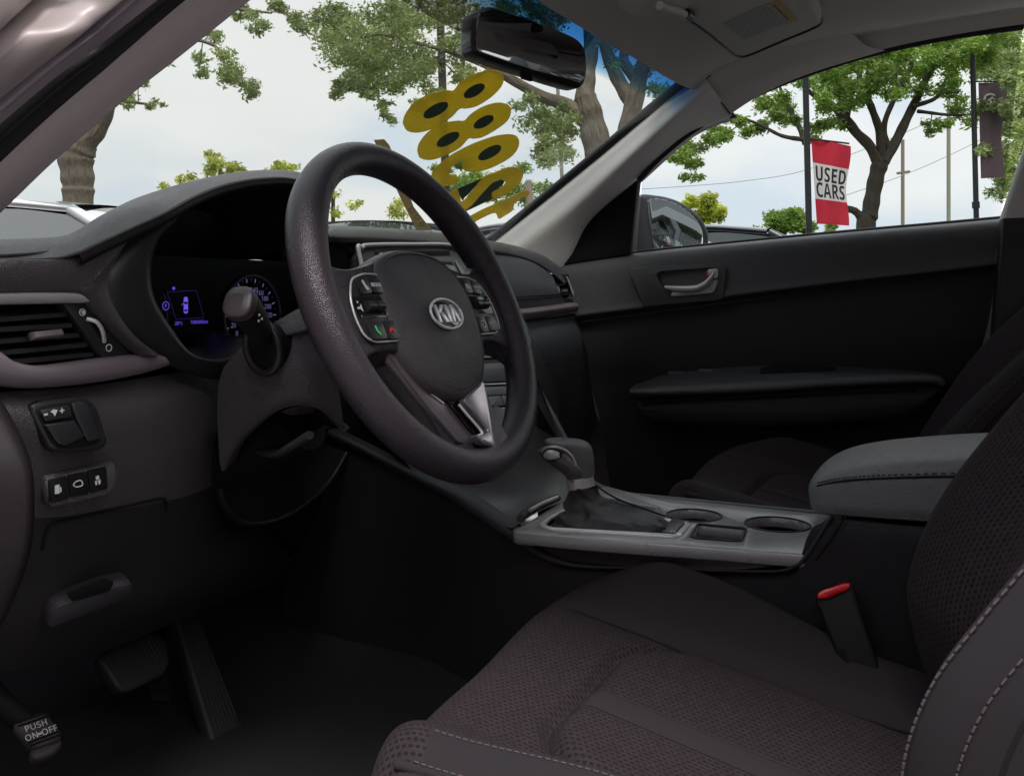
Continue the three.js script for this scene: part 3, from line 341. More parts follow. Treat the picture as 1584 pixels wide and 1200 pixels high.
{ // left air vent: silver lip, slats, dark plate with thumbwheel
  const a0 = Zs([[-160, 455, -0.236], [0, 453, -0.236], [60, 452, -0.236], [112, 453, -0.236], [126, 456, -0.236], [134, 464, -0.237]]), a1 = Zs([[-160, 473, -0.24], [0, 471, -0.24], [60, 470, -0.24], [104, 469, -0.24], [120, 469, -0.24], [132, 468, -0.24]]);
  const strip = (name, A, B, bulge, mat, label) => { const m1 = A.map((p, i) => p.clone().lerp(B[i], 0.25).add(V(0, 0, bulge * 0.9))), m2 = A.map((p, i) => p.clone().lerp(B[i], 0.7).add(V(0, 0, bulge))); return mesh(name, loft([off(A, 0, 0, -0.012), A, m1, m2, B, off(B, 0, 0, -0.014)], { nu: 40, nv: 30 }), mat, dash, label); };
  strip('vent_trim', a0, a1, 0.004, M.satin, 'silver lip above the left air vent');
  const c0 = Zs([[-160, 470, -0.24], [-60, 510, -0.238], [-6, 540, -0.237], [22, 559, -0.236], [60, 566, -0.236], [110, 561, -0.236], [160, 554, -0.236], [215, 548, -0.236], [247, 549, -0.236]]), c1 = Zs([[-160, 560, -0.243], [-60, 583, -0.242], [0, 596, -0.241], [40, 600, -0.241], [90, 598, -0.241], [150, 591, -0.24], [205, 581, -0.24], [240, 572, -0.24], [257, 566, -0.24]]);
  strip('vent_trim', c0, c1, 0.007, M.satinDark, 'dull silver strip below the left air vent');
  mesh('vent_cavity', plate(zrow([[-160, 465], [100, 465], [165, 556], [60, 572], [0, 556], [-160, 520]], -0.295), V(0, 0, 1), 0.01), M.black, dash);
  const sl = [[491, 483, 101], [506, 500, 110], [524, 515, 121], [541, 530, 134], [556, 545, 143]];
  for (const [ya, yb, xb] of sl) { const L = Z(-160, ya + (ya - yb) * 1.5, -0.25), Rr = Z(xb, yb, -0.25); mesh('vent_slat', loft([[L, Rr], [L.clone().add(V(0, -0.004, 0.001)), Rr.clone().add(V(0, -0.004, 0.001))], [L.clone().add(V(0, -0.003, -0.034)), Rr.clone().add(V(0, -0.003, -0.034))], [L.clone().add(V(0, 0.004, -0.034)), Rr.clone().add(V(0, 0.004, -0.034))], [L, Rr]], { nu: 12, lv: true }), M.smooth, dash); }
  mesh('vent_tab', plate(zrow([[44, 515], [88, 511], [90, 522], [46, 527]], -0.243), V(-0.1, 0.3, 1), 0.009, { bevel: 0.003 }), M.satinDark, dash);
  const pn = V(-0.05, 0.05, 1).normalize(), po = Z(150, 510, -0.242), P = (p, q) => PL(p, q, po, pn);
  const vp = mesh('vent_plate', plate(trace([[97, 470], [131, 467], [203, 549], [159, 554]], P), pn, 0.012, { bevel: 0.0015, lift: -0.012 }), M.smooth, dash);
  mesh('wheel_slot', plate(trace([[130, 488], [138, 488], [167, 528], [160, 532]], P), pn, 0.0012, { bevel: 0.0004, round: 0.003 }), M.black, vp);
  mesh('thumbwheel', tube(trace([[132, 493], [143, 498], [152, 511], [160, 529]], P).map((p, i) => p.addScaledVector(pn, [0.001, 0.005, 0.005, 0.001][i])), (t) => [0.0022, 0.0018], { n: 24, up: pn }), M.satin, vp);
  const rg = (p, q, r) => { const c = P(p, q).addScaledVector(pn, 0.0008), L = []; for (let i = 0; i < 20; i++) L.push(c.clone().add(V(Math.cos(i * 0.314) * r, Math.sin(i * 0.314) * r, 0.002 * 0))); return tube(L, 0.0006, { closed: true, n: 24, s: 6, up: pn }); };
  mesh('open_mark', rg(167, 538, 0.0032), M.print, vp); mesh('closed_mark', [rg(126, 483, 0.003), plate(trace([[124, 481], [130, 480], [130, 486], [126, 486]], P), pn, 0.0006, { bevel: 0, lift: 0.0004 })], M.print, vp);
}
{ // knee panel, switches, coin box, left end cap
  const K = [[[-150, 604], [-20, 606], [60, 603], [150, 595], [230, 583], [300, 572], [344, 566]], [[-140, 640], [14, 640], [90, 640], [175, 636], [250, 624], [316, 606], [340, 606]], [[-130, 712], [46, 712], [110, 714], [200, 710], [280, 696], [326, 678], [341, 676]], [[-130, 790], [53, 790], [120, 790], [210, 782], [290, 768], [330, 756], [344, 764]], [[-140, 880], [40, 880], [110, 876], [200, 862], [280, 845], [340, 824], [398, 812]], [[-150, 965], [8, 965], [80, 968], [180, 950], [270, 925], [380, 885], [450, 862]], [[-160, 1050], [-20, 1040], [80, 1028], [180, 1000], [270, 962], [400, 910], [480, 890]]];
  const kz = [-0.262, -0.24, -0.25, -0.27, -0.295, -0.325, -0.375];
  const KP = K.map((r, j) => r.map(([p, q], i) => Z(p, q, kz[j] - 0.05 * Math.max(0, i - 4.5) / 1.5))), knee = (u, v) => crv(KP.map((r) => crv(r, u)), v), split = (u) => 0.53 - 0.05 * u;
  mesh('knee_panel', gridGeo((u, v) => knee(u, v * split(u)), 60, 40), M.dash, dash); mesh('lower_cover', gridGeo((u, v) => knee(u, split(u) + (1 - split(u)) * v), 60, 40), M.dashShaded, dash, 'lower cover under the switches, shade put into its darker colour');
  const e = [[-14, 600], [4, 625], [24, 660], [46, 712], [53, 770], [47, 850], [24, 920], [-20, 1010]].map(([p, q]) => X(p, q, -0.70));
  const e2 = e.map((p) => p.clone().add(V(-0.02, 0.0, 0.006))), e3 = e.map((p) => p.clone().add(V(-0.05, 0, -0.05))), e0 = e.map((p) => p.clone().add(V(0.02, 0, -0.04)));
  mesh('end_cap', loft([e0, e, e2, e3, off(e3, -0.01, 0, -0.2)], { nu: 40, nv: 20 }), S([0.020, 0.015, 0.018], 0.55, { bumpMap: grainTex, bumpScale: 0.0001, specularIntensity: 0.4 }), dash, 'smooth end cap of the dashboard in the door opening');
  const n = V(-0.16, 0.04, 1).normalize(), o = Z(105, 660, -0.233), P = (l) => (p, q) => PL(p, q, o.clone().addScaledVector(n, l), n);
  const sp = mesh('switch_panel', plate(trace([[42, 628], [62, 620], [128, 612], [146, 626], [165, 684], [152, 697], [92, 701], [72, 692]], P(0)), n, 0.014, { bevel: 0.003, round: 0.012, lift: -0.011, seg: 3 }), M.smooth, dash);
  mesh('switch_recess', plate(trace([[52, 633], [70, 627], [124, 619], [138, 632], [155, 680], [142, 690], [94, 694], [78, 686]], P(0.003)), n, 0.0012, { bevel: 0.0004, round: 0.008 }), M.black, sp);
  const btn = (L, d = 0.005, r = 0.003, mat = M.smooth, nm = 'button') => mesh(nm, plate(trace(L, P(0.004)), n, d, { bevel: 0.0016, round: r, seg: 3 }), mat, sp);
  btn([[56, 634], [102, 626], [108, 645], [65, 652]], 0.006); btn([[64, 656], [111, 649], [127, 675], [95, 691], [83, 683]], 0.005); btn([[105, 623], [124, 620], [136, 632], [153, 678], [132, 684], [113, 647]], 0.005);
  mesh('dimmer_symbol', [letters('-', 0.010, 0.0004, P(0.0105)(70, 641), V(1, 0.05, 0.1), UP), letters('+', 0.007, 0.0004, P(0.0105)(95, 635), V(1, 0.05, 0.1), UP), plate(trace([[77, 637], [82, 633], [88, 634], [86, 639], [84, 644], [81, 639]], P(0.0105)), n, 0.0004, { bevel: 0 })], M.print, sp);
  const n2 = V(-0.2, -0.1, 1).normalize(), o2 = Z(122, 745, -0.244), Q = (l) => (p, q) => PL(p, q, o2.clone().addScaledVector(n2, l), n2);
  const rp = mesh('button_row', plate(trace([[68, 738], [160, 718], [176, 714], [180, 745], [168, 764], [74, 786]], Q(0)), n2, 0.012, { bevel: 0.003, round: 0.006, lift: -0.010, holes: [] }), M.dash, dash);
  for (const L of [[[73, 742], [101, 736], [105, 770], [75, 777]], [[103, 735], [131, 729], [135, 763], [107, 769]], [[133, 728], [162, 721], [164, 755], [137, 762]]]) mesh('button', plate(trace(L, Q(0.002)), n2, 0.003, { bevel: 0.001, round: 0.0015 }), M.black, rp);
  const pr = (L) => plate(trace(L, Q(0.0054)), n2, 0.0004, { bevel: 0 });
  mesh('fuel_symbol', [pr([[84, 751], [91, 749], [91, 763], [84, 764]]), pr([[92, 752], [94, 754], [94, 761], [92, 761]])], M.print, rp);
  mesh('boot_symbol', tube(trace([[113, 750], [117, 745], [124, 743], [127, 747], [126, 751], [118, 753]], Q(0.0056)), 0.0006, { closed: true, n: 30, s: 6, up: n2 }), M.print, rp);
  mesh('stability_symbol', [pr([[147, 737], [152, 735], [153, 741], [148, 742]]), pr([[146, 744], [150, 743], [149, 750], [147, 750]]), pr([[151, 743], [155, 742], [154, 749], [152, 749]])], M.print, rp);
  mesh('cover_groove', tube([[64, 850, -0.2845], [68, 828, -0.2785], [76, 812, -0.2745], [100, 804, -0.2725], [170, 788, -0.2695], [240, 772, -0.2675], [254, 774, -0.2675], [256, 790, -0.271]].map((a) => Z(...a).add(V(0, 0, 0.0012))), 0.0015, { n: 40, s: 6 }), M.black, dash);
  const n3 = V(-0.25, -0.45, 1).normalize(), o3 = Z(120, 935, -0.30), T = (l) => (p, q) => PL(p, q, o3.clone().addScaledVector(n3, l), n3);
  const cb = mesh('coin_box', plate(trace([[66, 964], [74, 930], [165, 897], [198, 892], [196, 908], [184, 919]], T(0)), n3, 0.02, { bevel: 0.004, round: 0.008, lift: -0.008 }), S([0.038, 0.034, 0.042], 0.5, { bumpMap: grainTex, bumpScale: 0.0003 }), dash, 'small open pull of the lower dashboard cover');
  mesh('cavity', plate(trace([[100, 916], [160, 893], [176, 900], [168, 914], [110, 930]], T(0.012)), n3, 0.001, { bevel: 0.0003, round: 0.004 }), M.black, cb);
  mesh('lower_panel', loft([[V(-0.46, 0.72, -0.30), V(-0.3, 0.68, -0.33), V(-0.1, 0.70, -0.33)], [V(-0.46, 0.60, -0.33), V(-0.3, 0.57, -0.36), V(-0.1, 0.56, -0.36)], [V(-0.48, 0.52, -0.42), V(-0.3, 0.50, -0.46), V(-0.1, 0.44, -0.46)]], { nu: 20, nv: 12 }), M.black, dash);
  const arch2 = [[343, 728, -0.452], [352, 706, -0.455], [374, 678, -0.458], [400, 651, -0.459], [430, 634, -0.457], [458, 627, -0.452], [486, 630, -0.44], [510, 647, -0.425], [530, 668, -0.40]].map((a) => X(...a)), lipR = [[341, 690, -0.276], [341, 735, -0.279], [345, 774, -0.284], [366, 803, -0.29], [398, 810, -0.295], [442, 798, -0.30], [486, 769, -0.305], [514, 738, -0.305], [536, 700, -0.30]].map((a) => Z(...a));
  mesh('column_recess', loft([off(lipR, -0.003, -0.004, -0.004), lipR, lipR.map((p, i) => p.clone().lerp(arch2[i], 0.15).add(V(0.01, 0.006, -0.05))), lipR.map((p, i) => p.clone().lerp(arch2[i], 0.55).add(V(0.05, 0, -0.11))), off(arch2, 0.04, 0.0, -0.05), off(arch2, 0.015, -0.002, -0.004)], { nu: 50, nv: 40 }), M.matte, dash);
  mesh('recess_lip', tube(lipR, 0.003, { n: 50 }), M.smooth, dash);
  // left cheek of the column cover, over the recess
  const k0 = [[346, 568, -0.452], [372, 540, -0.458], [404, 514, -0.458], [440, 497, -0.45], [478, 486, -0.43]].map((a) => X(...a)), k1 = [[336, 615, -0.458], [374, 594, -0.468], [418, 575, -0.470], [462, 562, -0.462], [512, 556, -0.435]].map((a) => X(...a)), k2 = [[338, 690, -0.456], [372, 648, -0.466], [424, 615, -0.466], [474, 606, -0.455], [528, 632, -0.42]].map((a) => X(...a)), k3 = Array.from({ length: 5 }, (_, i) => crv(arch2, i / 4));
  mesh('column_cheek', loft([off(k0, 0.03, 0.004, -0.01), k0, k1, k2, k3, off(k3, 0.018, 0.002, -0.004)], { nu: 40, nv: 40 }), M.dash, dash, 'grained cover round the steering column');
  const ct0 = [[402, 513, -0.458], [432, 494, -0.455], [462, 477, -0.44], [500, 462, -0.42]].map((a) => X(...a)), e1b = [[414, 529, -0.463], [440, 519, -0.463], [470, 510, -0.452], [510, 500, -0.43]].map((a) => X(...a));
  mesh('column_top', loft([off(ct0, 0.04, 0.0, -0.02), ct0, ct0.map((p, i) => p.clone().lerp(e1b[i], 0.5).add(V(-0.003, 0.001, 0))), e1b, off(e1b, 0.01, 0, 0)], { nu: 24, nv: 20 }), M.hood, dash);
}
{ // middle and passenger side
  const T = [[490, 372, -0.30], [508, 353, -0.31], [530, 353, -0.31], [600, 355, -0.315], [680, 361, -0.32], [760, 373, -0.335], [800, 381, -0.345], [836, 394, -0.35], [862, 412, -0.35], [878, 426, -0.345]];
  const t = Zs(T), b = Zs(T.map(([p, q, z], i) => [p + (i > 6 ? -4 : 0), q + (i > 6 ? 12 : 13), z + 0.04])), d = Zs(T.map(([p, q, z], i) => [p + (i > 7 ? -12 : i > 6 ? -6 : 0), q + (i > 7 ? 8 : i > 6 ? 16 : 22), z + 0.032]));
  mesh('top_pad', loft([t.map((p) => p.clone().add(V(0.05, 0.0, -0.28))), t.map((p) => p.clone().add(V(0.01, 0.006, -0.06))), t, t.map((p, i) => p.clone().lerp(b[i], 0.5).add(V(0, 0.004, 0.006))), b, d], { nu: 60, nv: 40 }), M.hood, dash);
  // passenger pad
  const p0 = Zs([[690, 384, -0.29], [740, 388, -0.30], [800, 396, -0.31], [832, 408, -0.316], [852, 424, -0.32]]), p1 = Zs([[690, 430, -0.285], [740, 432, -0.285], [800, 436, -0.29], [836, 440, -0.292], [862, 446, -0.295]]), p2 = Zs([[690, 484, -0.29], [740, 482, -0.29], [800, 478, -0.295], [840, 474, -0.297], [874, 470, -0.30]]);
  mesh('passenger_pad', loft([off(p0, 0, 0.004, -0.04), p0, p1, p2, off(p2, 0, -0.002, -0.02)], { nu: 40, nv: 24 }), S([0.105, 0.114, 0.13], 0.5, { bumpMap: grainTex, bumpScale: 0.0003, roughnessMap: roughTex }), dash);
  for (const dy of [0, 4]) mesh('stitching', tube(Zs([[760, 461 + dy, -0.2885], [800, 459 + dy, -0.289], [836, 457 + dy, -0.291], [868, 455 + dy, -0.295]]).map((p) => p.add(V(0, 0, 0.001))), 0.0011, { n: 24, s: 6 }), M.seam, dash);
  const s0 = Zs([[690, 484, -0.288], [740, 482, -0.288], [800, 478, -0.292], [845, 473, -0.295], [894, 467, -0.297]]), s1 = Zs([[690, 504, -0.288], [740, 502, -0.288], [800, 497, -0.292], [845, 490, -0.295], [894, 482, -0.297]]);
  mesh('trim_strip', loft([off(s0, 0, 0, -0.02), s0, s0.map((p, i) => p.clone().lerp(s1[i], 0.3).add(V(0, 0.002, 0.014))), s0.map((p, i) => p.clone().lerp(s1[i], 0.62).add(V(0, 0, 0.012))), s1, off(s1, 0, 0, -0.02)], { nu: 30, nv: 24 }), M.satinDark, dash, 'dull silver strip across the passenger side');
  // glovebox
  const g0 = Zs([[720, 508, -0.30], [800, 500, -0.30], [850, 493, -0.302], [896, 486, -0.303]]), g1 = Zs([[720, 545, -0.278], [805, 540, -0.278], [860, 535, -0.278], [908, 530, -0.28]]), g2 = Zs([[720, 620, -0.30], [830, 615, -0.30], [880, 608, -0.30], [915, 600, -0.30]]), g3 = Zs([[740, 700, -0.34], [850, 690, -0.34], [900, 680, -0.34], [930, 672, -0.34]]), g4 = Zs([[760, 760, -0.42], [870, 750, -0.42], [920, 740, -0.42], [950, 730, -0.42]]);
  mesh('glovebox', loft([off(g0, 0, 0, -0.03), g0, g1, g2, g3, g4], { nu: 30, nv: 30 }), S([0.07, 0.075, 0.083], 0.5, { bumpMap: grainTex, bumpScale: 0.0003 }), dash);
  mesh('glovebox_handle', plate(zrow([[826, 562], [845, 559], [846, 564], [828, 568]], -0.282), V(0, 0, 1), 0.006, { bevel: 0.002 }), M.smooth, dash);
  // right air vent
  const vo = X(872, 446, 0.665), vn = V(-0.55, 0.05, 0.83).normalize(), P = (l) => (p, q) => PL(p, q, vo.clone().addScaledVector(vn, l), vn);
  const fv = mesh('vent_frame', plate(trace([[851, 424], [878, 424], [892, 466], [870, 472]], P(0)), vn, 0.02, { bevel: 0.002, lift: -0.016, holes: [trace([[857, 429], [875, 429], [887, 463], [870, 467]], P(0))] }), M.smooth, dash);
  mesh('vent_cavity', plate(trace([[855, 427], [877, 427], [889, 465], [869, 469]], P(-0.03)), vn, 0.004), M.black, fv);
  for (let i = 0; i < 5; i++) { const k = i / 4; mesh('vent_slat', plate(trace([[856 + 12 * k, 432 + 30 * k], [876 + 11 * k, 431 + 28 * k], [876.6 + 11 * k, 433.6 + 28 * k], [857 + 12 * k, 435 + 30 * k]], P(-0.012)), vn, 0.01, { bevel: 0.001 }), M.smooth, fv); }
  mesh('vent_edge', tube(trace([[876, 428], [880, 436], [887, 456], [890, 465]], P(0.003)), 0.0025, { n: 20, up: vn }), M.silver, fv);
  mesh('vent_knob', plate(trace([[859, 441], [864, 443], [866, 453], [861, 451]], P(0.002)), vn, 0.004, { bevel: 0.001 }), M.silver, fv);
  mesh('vent_tab', plate(trace([[866, 448], [876, 448], [877, 451], [867, 452]], P(-0.004)), vn, 0.006, { bevel: 0.001 }), M.satinDark, fv);
  // centre stack
  const so = V(0.02, 0.86, -0.232), sn = V(-0.06, 0.28, 0.95).normalize(), Q = (l) => (p, q) => PL(p, q, so.clone().addScaledVector(sn, l), sn);
  const frame = [[556, 396], [560, 383], [572, 379], [640, 378], [700, 380], [728, 400], [790, 470], [812, 512], [818, 532], [806, 542], [700, 552], [600, 552]];
  const st = mesh('centre_stack', plate(trace(frame, Q(0)), sn, 0.02, { bevel: 0.003, lift: -0.02 }), S([0.09, 0.094, 0.10], 0.36, { metalness: 0.2 }), dash);
  const F2 = trace(frame, Q(0.002));
  mesh('chrome_bezel', tube(F2, 0.0034, { closed: true, n: 160, s: 8, up: sn }), M.silver, st);
  mesh('disc_slot', plate(trace([[612, 389], [694, 388], [696, 395], [614, 396]], Q(0)), sn, 0.001, { bevel: 0.0003 }), M.black, st);
  mesh('hazard_button', plate(trace([[579, 390], [599, 389], [601, 397], [581, 398]], Q(0)), sn, 0.003, { bevel: 0.001 }), M.smooth, st);
  mesh('hazard_symbol', tube(trace([[586, 396], [590, 391], [594, 396]], Q(0.0036)), 0.0006, { closed: true, n: 20, s: 6, up: sn }), M.print, st);
  mesh('screen_surround', plate(trace([[600, 398], [704, 398], [722, 430], [600, 430]], Q(0)), sn, 0.002, { bevel: 0.0008 }), S([0.16, 0.165, 0.17], 0.35, { metalness: 0.5 }), st);
  mesh('screen', plate(trace([[610, 404], [697, 403], [709, 425], [612, 426]], Q(0.002)), sn, 0.001, { bevel: 0.0003 }), M.gloss, st);
  mesh('screen_edge', tube(trace([[704, 404], [716, 426]], Q(0.003)), 0.0014, { n: 6, up: sn, s: 6 }), M.chrome, st);
  // lower half of the stack: vents, panel and climate keys seen through the wheel
  const bar = (name, y0, y1, d, mat, x0 = 690, x1 = 800) => { const k = 0.06; return mesh(name, plate(trace([[x0, y0 + k * 60], [x1, y0 - k * 20], [x1 + 4, y1 - k * 20], [x0 + 4, y1 + k * 60]], Q(0)), sn, d, { bevel: Math.min(0.0012, d * 0.4) }), mat, st); };
  mesh('stack_base', plate(trace([[640, 500], [800, 500], [846, 600], [856, 668], [836, 690], [700, 720], [640, 700]], Q(-0.02)), sn, 0.018, { bevel: 0.003 }), S([0.03, 0.031, 0.034], 0.42, { metalness: 0.2 }), dash);
  bar('vent_cavity', 512, 552, 0.001, M.black); bar('vent_slat', 523, 526, 0.006, M.smooth); bar('vent_slat', 535, 538, 0.006, M.smooth); bar('vent_edge', 546, 549, 0.004, M.silver); bar('vent_edge', 551, 553, 0.004, M.silver);
  bar('climate_display', 562, 590, 0.003, S([0.22, 0.225, 0.23], 0.35)); bar('chrome_line', 593, 595.5, 0.004, M.chrome); bar('key_panel', 598, 611, 0.003, S([0.40, 0.41, 0.42], 0.4));
  for (const [a, b] of [[738, 750], [752, 771], [773, 792]]) { const k = (x, y) => [x, y - (x - 750) * 0.06]; mesh('climate_key', plate(trace([k(a, 614), k(b, 614), k(b + 4, 629), k(a + 4, 629)], Q(0)), sn, 0.004, { bevel: 0.001 }), S([0.36, 0.37, 0.38], 0.4), st); }
  mesh('key_symbol', tube(trace([[758, 619], [761, 625], [766, 618]], Q(0.0045)), 0.0007, { n: 10, s: 6, up: sn }), M.print, st);
  bar('chrome_line', 631.5, 634, 0.005, M.chrome);
  for (const [a, b] of [[744, 756], [758, 778], [780, 796]]) { const k = (x, y) => [x, y - (x - 750) * 0.06]; mesh('climate_key', plate(trace([k(a, 638), k(b, 638), k(b + 4, 651), k(a + 4, 651)], Q(0)), sn, 0.004, { bevel: 0.001 }), S([0.32, 0.33, 0.34], 0.4), st); }
  mesh('key_symbol', plate(trace([[766, 642], [769, 641], [770, 645], [767, 646]], Q(0.004)), sn, 0.0005, { bevel: 0 }), M.print, st);
}
// ---------- steering wheel (own axes: x right, y up in the wheel's plane, z towards the driver)
const WT = THREE.MathUtils.degToRad(24.2), WC = V(-0.381, 0.873, -0.011);
{
  const w = thing('steering_wheel', 'dark grained steering wheel with round emblem, button pads and bright lower spoke', 'steering wheel', WC.toArray()); w.rotation.x = -WT; LOCAL.add(w);
  const n = V(0, Math.sin(WT), Math.cos(WT)), y2 = V(0, Math.cos(WT), -Math.sin(WT));
  const R0 = 0.1735;
  // rim: oval section, thumb swells at ten and two, flattened at the back
  const rim = gridGeo((u, v) => {
    const a = v * 2 * Math.PI, b = u * 2 * Math.PI; const sw = 0.0022 * (Math.exp(-(((a - 0.55) / 0.28) ** 2)) + Math.exp(-(((a - (Math.PI - 0.55)) / 0.28) ** 2)));
    const ra = 0.0172 + sw, rb = 0.0185 + sw * 0.6, r = R0 + ra * Math.cos(b); return V(Math.cos(a) * r, Math.sin(a) * r, rb * Math.sin(b));
  }, 28, 200, true);
  { const N = rim.attributes.normal; for (let i = 0; i <= 28; i++) { const a = i, b = 200 * 29 + i, x = N.getX(a) + N.getX(b), y = N.getY(a) + N.getY(b), z = N.getZ(a) + N.getZ(b), l = Math.hypot(x, y, z); N.setXYZ(a, x / l, y / l, z / l); N.setXYZ(b, x / l, y / l, z / l); } }
  mesh('rim', rim, M.rim, w);
  const poly = (L) => L.map(([x, y, z]) => V(x, y, z || 0)), ZN = V(0, 0, 1), sym = (L) => [...L, ...L.slice().reverse().filter(([x]) => Math.abs(x) > 1e-4).map(([x, y]) => [-x, y])];
  // side spokes: rounded arms that widen into the rim
  for (const s of [-1, 1]) {
    const top = [[0.05, 0.056, -0.002], [0.085, 0.046, -0.003], [0.12, 0.042, -0.004], [0.146, 0.050, -0.004], [0.164, 0.078, -0.004]], bot = [[0.05, -0.058, -0.002], [0.085, -0.046, -0.003], [0.12, -0.046, -0.004], [0.148, -0.060, -0.004], [0.160, -0.088, -0.004]];
    const P = (L, dz) => L.map(([x, y, z]) => V(s * x, y, z + dz));
    const A = P(top, 0), B = P(bot, 0), f1 = A.map((p, i) => p.clone().lerp(B[i], 0.1).add(V(0, 0, 0.006))), f2 = A.map((p, i) => p.clone().lerp(B[i], 0.5).add(V(0, 0, 0.0075))), f3 = A.map((p, i) => p.clone().lerp(B[i], 0.9).add(V(0, 0, 0.006)));
    const kz = [0.022, 0.022, 0.02, 0.015, 0.008], k1 = B.map((p, i) => p.clone().add(V(0, 0, -kz[i]))), k2 = A.map((p, i) => p.clone().add(V(0, 0, -kz[i])));
    const sp = mesh('spoke', loft([k2, A, f1, f2, f3, B, k1, k2], { nu: 30, nv: 60 }), M.rim, w);
    // button pad with bright edge
    const pz = 0.0035, ol = [[0.074, 0.034], [0.100, 0.034], [0.122, 0.028], [0.134, 0.008], [0.137, -0.012], [0.133, -0.030], [0.120, -0.036], [0.078, -0.036]].map(([x, y]) => V(s * x, y, pz));
    const pad = mesh('button_pad', plate(ol, ZN, 0.006, { bevel: 0.0012, round: 0.008, lift: -0.004 }), S([0.02, 0.02, 0.022], 0.4), w, s < 0 ? 'left pad with phone keys' : 'right pad with cruise keys');
    mesh('pad_edge', tube(roundPoly(ol.map((p) => new THREE.Vector2(p.x, p.y)), 0.008).map((p) => V(p.x, p.y, pz + 0.0015)), 0.0012, { closed: true, n: 160, s: 6, up: ZN }), M.silver, pad);
    const key = (x0, x1, y0, y1, d, mat = M.smooth, sk = 0) => mesh('key', plate([V(s * x0, y0, pz + 0.0015), V(s * x1, y0 + sk, pz + 0.0015), V(s * (x1 + 0.001), y1 + sk, pz + 0.0015), V(s * x0, y1, pz + 0.0015)], ZN, d, { bevel: 0.001, round: 0.003 }), mat, pad);
    key(0.080, 0.098, 0.013, 0.029, 0.0035); key(0.0995, 0.118, 0.013, 0.029, 0.0035, M.smooth, -0.002);
    key(0.082, 0.132, -0.012, 0.010, 0.0012, M.gloss); key(0.082, 0.100, -0.035, -0.016, 0.0035); key(0.1015, 0.126, -0.034, -0.016, 0.0035);
    for (const x of [0.098, 0.112]) mesh('roller', tube([V(s * (x - 0.006), -0.001, pz + 0.004), V(s * (x + 0.006), -0.001, pz + 0.004)], (t) => [0.0055, 0.0055], { n: 6, s: 16 }), M.smooth, pad);
    const tx = (str, x, y, h, mat, z = pz + 0.0053) => mesh('key_lettering', letters(str, h, 0.0003, V(s * x, y, z), V(1, 0, 0), UP), mat, pad);
    if (s < 0) { tx('MODE', 0.090, 0.021, 0.0042, M.print); mesh('voice_symbol', plate(poly([[-0.112, 0.025], [-0.109, 0.026], [-0.107, 0.021], [-0.104, 0.016], [-0.108, 0.015], [-0.110, 0.019]]).map((p) => p.setZ(pz + 0.0052)), ZN, 0.0004, { bevel: 0 }), M.print, pad);
      mesh('call_symbol', tube([V(-0.116, -0.021, pz + 0.0054), V(-0.1155, -0.026, pz + 0.0054), V(-0.112, -0.030, pz + 0.0054)], (t) => [0.0014, 0.0005], { n: 12, s: 8, up: ZN }), M.green, pad); mesh('hang_up_symbol', tube([V(-0.096, -0.028, pz + 0.0054), V(-0.092, -0.025, pz + 0.0054), V(-0.088, -0.028, pz + 0.0054)], (t) => [0.0014, 0.0005], { n: 12, s: 8, up: ZN }), M.redPrint, pad);
      tx('+', 0.127, 0.004, 0.004, M.print, pz + 0.003); tx('-', 0.128, -0.010, 0.004, M.print, pz + 0.003); mesh('volume_symbol', plate(poly([[-0.130, -0.001], [-0.126, -0.001], [-0.123, 0.002], [-0.123, -0.006], [-0.126, -0.003], [-0.130, -0.003]]).map((p) => p.setZ(pz + 0.003)), ZN, 0.0004, { bevel: 0 }), M.print, pad); tx('<', 0.086, 0.004, 0.004, M.print, pz + 0.003); tx('>', 0.086, -0.009, 0.004, M.print, pz + 0.003);
    } else { tx('CRUISE', 0.109, 0.020, 0.0036, M.print); tx('CANCEL', 0.114, -0.025, 0.0036, M.print); mesh('car_symbol', plate(poly([[0.084, 0.024], [0.090, 0.024], [0.092, 0.018], [0.084, 0.018]]).map((p) => p.setZ(pz + 0.0052)), ZN, 0.0004, { bevel: 0 }), M.print, pad); mesh('return_symbol', tube([V(0.087, -0.022, pz + 0.0054), V(0.093, -0.022, pz + 0.0054), V(0.095, -0.0255, pz + 0.0054), V(0.093, -0.029, pz + 0.0054), V(0.088, -0.029, pz + 0.0054)], 0.0006, { n: 24, s: 6, up: ZN }), M.print, pad); tx('+', 0.128, 0.006, 0.004, M.print, pz + 0.003); tx('-', 0.130, -0.009, 0.004, M.print, pz + 0.003); }
  }
  // airbag cover: domed shield
  const shield = (k, z, dy = 0) => { const L = [[0, 0.066], [0.032, 0.064], [0.062, 0.055], [0.083, 0.036], [0.092, 0.006], [0.089, -0.030], [0.074, -0.066], [0.046, -0.093], [0, -0.105]]; return [...L, ...L.slice(1, 8).reverse().map(([x, y]) => [-x, y])].map(([x, y]) => V(x * k, (y + 0.015) * k - 0.015 + dy, z)); };
  const hub = mesh('airbag_cover', loft([shield(1.0, -0.022), shield(1.0, -0.008), shield(0.988, -0.001), shield(0.955, 0.0045), shield(0.915, 0.0072), shield(0.898, 0.0078), shield(0.888, 0.0052), shield(0.876, 0.008), shield(0.7, 0.0128), shield(0.4, 0.0168), shield(0.02, 0.018)], { closed: true, nu: 96, nv: 90 }), M.hub, w);
  mesh('back_cover', loft([shield(1.0, -0.022), shield(0.95, -0.034), shield(0.8, -0.045), shield(0.02, -0.05)], { closed: true, nu: 60, nv: 20 }), M.matte, w);
  mesh('airbag_lettering', letters('AIRBAG', 0.0055, 0.0002, V(0.012, -0.062, 0.0122), V(1, 0, 0), UP, fontR), M.black, hub);
